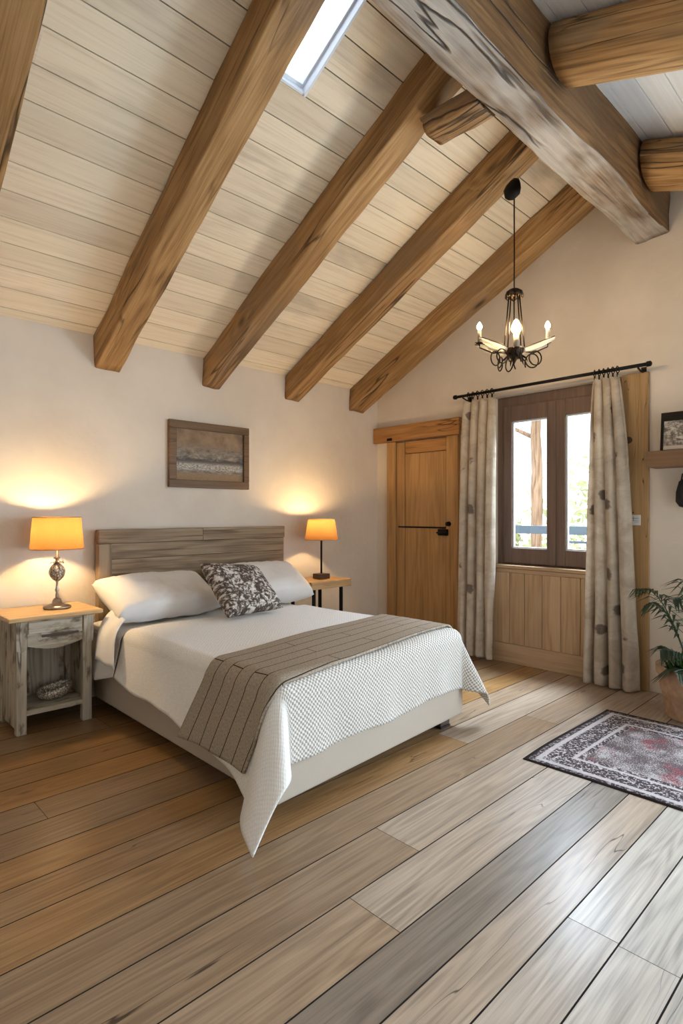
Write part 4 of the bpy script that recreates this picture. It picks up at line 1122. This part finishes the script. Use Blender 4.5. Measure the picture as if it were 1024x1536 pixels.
# ------------------------------------------------------------------ rug and plant
def build_rug_plant():
    bm = bmesh.new(); W, L = 1.10, 1.9
    def f(u, v):
        z = .004 + .002 * mnoise.noise(Vector((u * 3, v * 5, 0))) 
        return Vector((2.785 + u * W + .012 * math.sin(v * 4), 1.505 - v * L + .008 * math.sin(u * 5), z))
    gridmesh(bm, f, 30, 50, lambda u, v: (u * W, v * L))
    o = link('rug', bm, M['rug'], smooth=True)
    so = o.modifiers.new('Thickness', 'SOLIDIFY'); so.thickness = .009; so.offset = 1
    tag(o, 'faded red and grey patterned rug on the floor by the plant', 'rug')
    px, py = 4.14, 1.03
    t = tag(empty('potted_palm', (px, py, 0)), 'dark leafy palm in a terracotta pot against the window wall', 'potted plant')
    bm = bmesh.new()
    lathe(bm, [(.0, .001), (.175, .001), (.182, .012), (.19, .06), (.194, .065), (.208, .16), (.213, .165), (.214, .175), (.226, .27), (.238, .276), (.24, .325), (.226, .328), (.216, .30), (.21, .27), (.0, .265)], 48)
    link('pot', bm, M['terra'], t, smooth=True)
    bm = bmesh.new(); lathe(bm, [(.0, .292), (.15, .29), (.205, .282), (.205, .27), (0., .268)], 32)
    for v in bm.verts: v.co.z += .008 * mnoise.noise(v.co * 18) if v.co.z > .278 else 0
    link('soil', bm, M['soil'], t)
    # low green growth
    bm = bmesh.new(); r2 = random.Random(5)
    for k in range(150):
        a = r2.uniform(0, 2 * PI); r = .17 * math.sqrt(r2.random()); ht = r2.uniform(.05, .12); la = a + r2.uniform(-1, 1)
        b0 = Vector((r * math.cos(a), r * math.sin(a), .285)); d = Vector((math.cos(la), math.sin(la), 0)); w = Vector((-d.y, d.x, 0)) * r2.uniform(.008, .014)
        tip = b0 + d * ht * .6 + Vector((0, 0, ht))
        m1 = b0 + d * ht * .2 + Vector((0, 0, ht * .6))
        v0, v1, v2, v3 = (bm.verts.new(q) for q in (b0, m1 - w, tip, m1 + w)); bm.faces.new((v0, v1, v2, v3))
    o = link('ground_leaves', bm, M['moss'], t); o['kind'] = 'stuff'
    fronds = [(205, .42, .34), (165, .24, .50), (232, .36, .62), (140, .20, .16), (250, .55, .22), (185, .20, .60), (300, .42, .42), (20, .36, .45), (80, .36, .5), (110, .24, .42), (170, .26, .06), (340, .3, .55)]
    for k, (az, ln, ht) in enumerate(fronds):
        a = math.radians(az); d = Vector((math.cos(a), math.sin(a), 0)); sd = Vector((-d.y, d.x, 0))
        # keep clear of the wall
        if px + d.x * ln > XW - .05: ln = max(.12, (XW - .06 - px) / max(.2, d.x))
        def stem(q): return d * (.05 + ln * (q ** 1.1)) + Vector((0, 0, .285 + ht * math.sin(min(1.75, q * 1.9)) ** 1. * (1.0)))
        bm = bmesh.new(); tube(bm, [stem(i / 10) for i in range(11)], [.005 * (1 - .07 * i) for i in range(11)], 6)
        for i in range(2, 13):
            q = .12 + .88 * i / 13; p0 = stem(q); dr = (stem(min(1, q + .05)) - stem(q - .05)).normalized()
            for sg in (1, -1):
                ll = .23 * math.sin(PI * (.18 + .74 * q)) * (.8 + .2 * r2.random())
                out = (dr * .75 + sd * sg * .75 + Vector((0, 0, -.12 - .35 * q))).normalized()
                mid = p0 + out * ll * .45 + Vector((0, 0, .01)); tip = p0 + out * ll + Vector((0, 0, -.05 * ll / .15))
                wv = out.cross(Vector((0, 0, 1))).normalized() * .0115
                up = Vector((0, 0, .004))
                vs = [bm.verts.new(x) for x in (p0, mid - wv + up, tip, mid + wv + up, mid)]
                bm.faces.new((vs[0], vs[1], vs[4])); bm.faces.new((vs[1], vs[2], vs[4])); bm.faces.new((vs[2], vs[3], vs[4])); bm.faces.new((vs[3], vs[0], vs[4]))
        for v in bm.verts:
            if px + v.co.x > XW - .01: v.co.x = XW - .01 - px
        link('frond', bm, M['leaf'], t)

# ------------------------------------------------------------------ outside the window
def build_outside():
    bm = bmesh.new(); bx(bm, XW + .5, 30, -14, 26, -.5, -.4); struct(link('ground', bm, M['ground']), 'pale ground outside the window', 'ground')
    t = tag(empty('balcony_railing', (5.9, 2.6, -.4)), 'dark blue grey railing outside the window', 'railing')
    boxobj('rail_bar', (-.03, .03, -2.6, 3., 1.475, 1.565), M['rail'], t, .004)
    boxobj('rail_bar', (-.02, .02, -2.6, .30, 1.385, 1.41), M['rail'], t, .004)
    for y in (-2.4, -.9, 2.9): boxobj('rail_post', (.032, .075, y - .02, y + .02, 0, 1.56), M['rail'], t, .003)
    def tree(lb, x, y, r, h, sd):
        t = tag(empty('tree', (x, y, -.4)), lb, 'tree', 'trees outside the window')
        bm = bmesh.new(); n = 24
        tube(bm, [(.02 * mnoise.noise(Vector((i * .5, sd, 0))), .02 * mnoise.noise(Vector((i * .5, sd, 7))), h * i / n) for i in range(n + 1)], [r * (1 - .45 * i / n) + .012 * mnoise.noise(Vector((i * 1.7, sd, 3))) for i in range(n + 1)], 14)
        tr = link('trunk', bm, M['trunk'], t, smooth=True)
        bm = bmesh.new(); r3 = random.Random(sd)
        for k in range(7):
            z = h * (.45 + .07 * k); a = r3.uniform(0, 6.28)
            tube(bm, [(0, 0, z), (.5 * math.cos(a), .5 * math.sin(a), z + .25), (1.0 * math.cos(a), 1.0 * math.sin(a), z + .6)], [.035, .022, .008], 6)
        link('branches', bm, M['trunk'], tr)
    tree('bare tree trunk seen through the left casement', 7.2, 3.69, .085, 6., 3)
    def shrub(lb, x, y, w, h, sd):
        bm = bmesh.new(); r3 = random.Random(sd)
        for k in range(650):
            v = Vector((r3.gauss(0, 1), r3.gauss(0, 1), r3.gauss(0, 1))).normalized() * (r3.random() ** .4)
            c_ = Vector((v.x * w, v.y * w, h * .5 + v.z * h * .5)); s_ = r3.uniform(.05, .11)
            a = Vector((r3.gauss(0, 1), r3.gauss(0, 1), r3.gauss(0, 1))).normalized(); b = a.orthogonal().normalized()
            f = [bm.verts.new(c_ + q) for q in (-a * s_, b * s_ * .5, a * s_, -b * s_ * .5)]; bm.faces.new(f)
        o = link('shrub', bm, M['shrub']); o.location = (x, y, -.4)
        tag(o, lb, 'shrub', 'shrubs outside the window')
    shrub('pale leafy bush seen low through the right casement', 9.2, 4.0, 1.0, 2.7, 4)
    shrub('slim pale bush seen low through the left casement', 9.0, 5.35, .45, 2.2, 6)

# ------------------------------------------------------------------ light and camera
def build_light():
    w = bpy.data.worlds.new('World'); sc.world = w; w.use_nodes = True
    bg = w.node_tree.nodes['Background']; bg.inputs[0].default_value = (.86, .93, 1.0, 1); bg.inputs[1].default_value = 4.4
    def area(name, loc, rot, sx, sy, power, col=(1, 1, 1), portal=False):
        l = bpy.data.lights.new(name, 'AREA'); l.shape = 'RECTANGLE'; l.size = sx; l.size_y = sy; l.energy = power; l.color = col
        if portal: l.cycles.is_portal = True
        o = bpy.data.objects.new(name, l); COL.objects.link(o); o.location = loc; o.rotation_euler = rot; return o
    area('portal_window', (XW + .2, 2.17, 1.55), (0, PI / 2, 0), 1.4, 1.0, 1, portal=True)
    area('portal_door', (XW + .2, -.575, 1.08), (0, PI / 2, 0), 2.1, 2.2, 1, portal=True)
    area('portal_front', (1.3, YF - .2, 1.02), (PI / 2, 0, 0), 1.4, 2.0, 1, portal=True)
    # area lamps added outside the window and two unseen openings for more daylight
    area('daylight_window', (5.65, 2.15, 3.15), (0, PI / 2 - .85, 0), 1.0, 1.3, 700, (.74, .87, 1.))  # sky lamp added above the window to brighten the floor inside
    area('daylight_side', (XW + .45, -.575, 1.35), (0, PI / 2 - .25, 0), 2.0, 2.1, 330, (.66, .83, 1.))
    area('fill_front', (1.3, YF - .45, 1.3), (PI / 2 + .12, 0, 0), 1.3, 1.7, 12, (1., .97, .93))  # added general fill through the unseen front opening
def build_camera():
    cam = bpy.data.cameras.new('camera'); o = bpy.data.objects.new('camera', cam); COL.objects.link(o)
    cam.sensor_fit = 'VERTICAL'; cam.sensor_height = 36.; cam.lens = 856. / 1536. * 36.; cam.shift_y = 2. / 1536.
    cam.clip_start = .05
    o.location = (0, 0, 1.3); o.rotation_euler = (PI / 2, 0, math.radians(46 - 90)); sc.camera = o

build_materials()
build_room(); build_beams(); build_door_window(); build_bed(); build_covers(); build_pillows(); build_nightstand()
build_wall_things(); build_curtains(); build_chandelier(); build_rug_plant(); build_outside(); build_light(); build_camera()
try:
    sc.view_settings.view_transform = 'Standard'; sc.view_settings.look = 'Medium Contrast'
except Exception: pass
sc.view_settings.exposure = -0.10
sc.cycles.max_bounces = 10; sc.cycles.diffuse_bounces = 6; sc.cycles.transparent_max_bounces = 8
sc.cycles.sample_clamp_indirect = 6.
sc.cycles.use_denoising = True
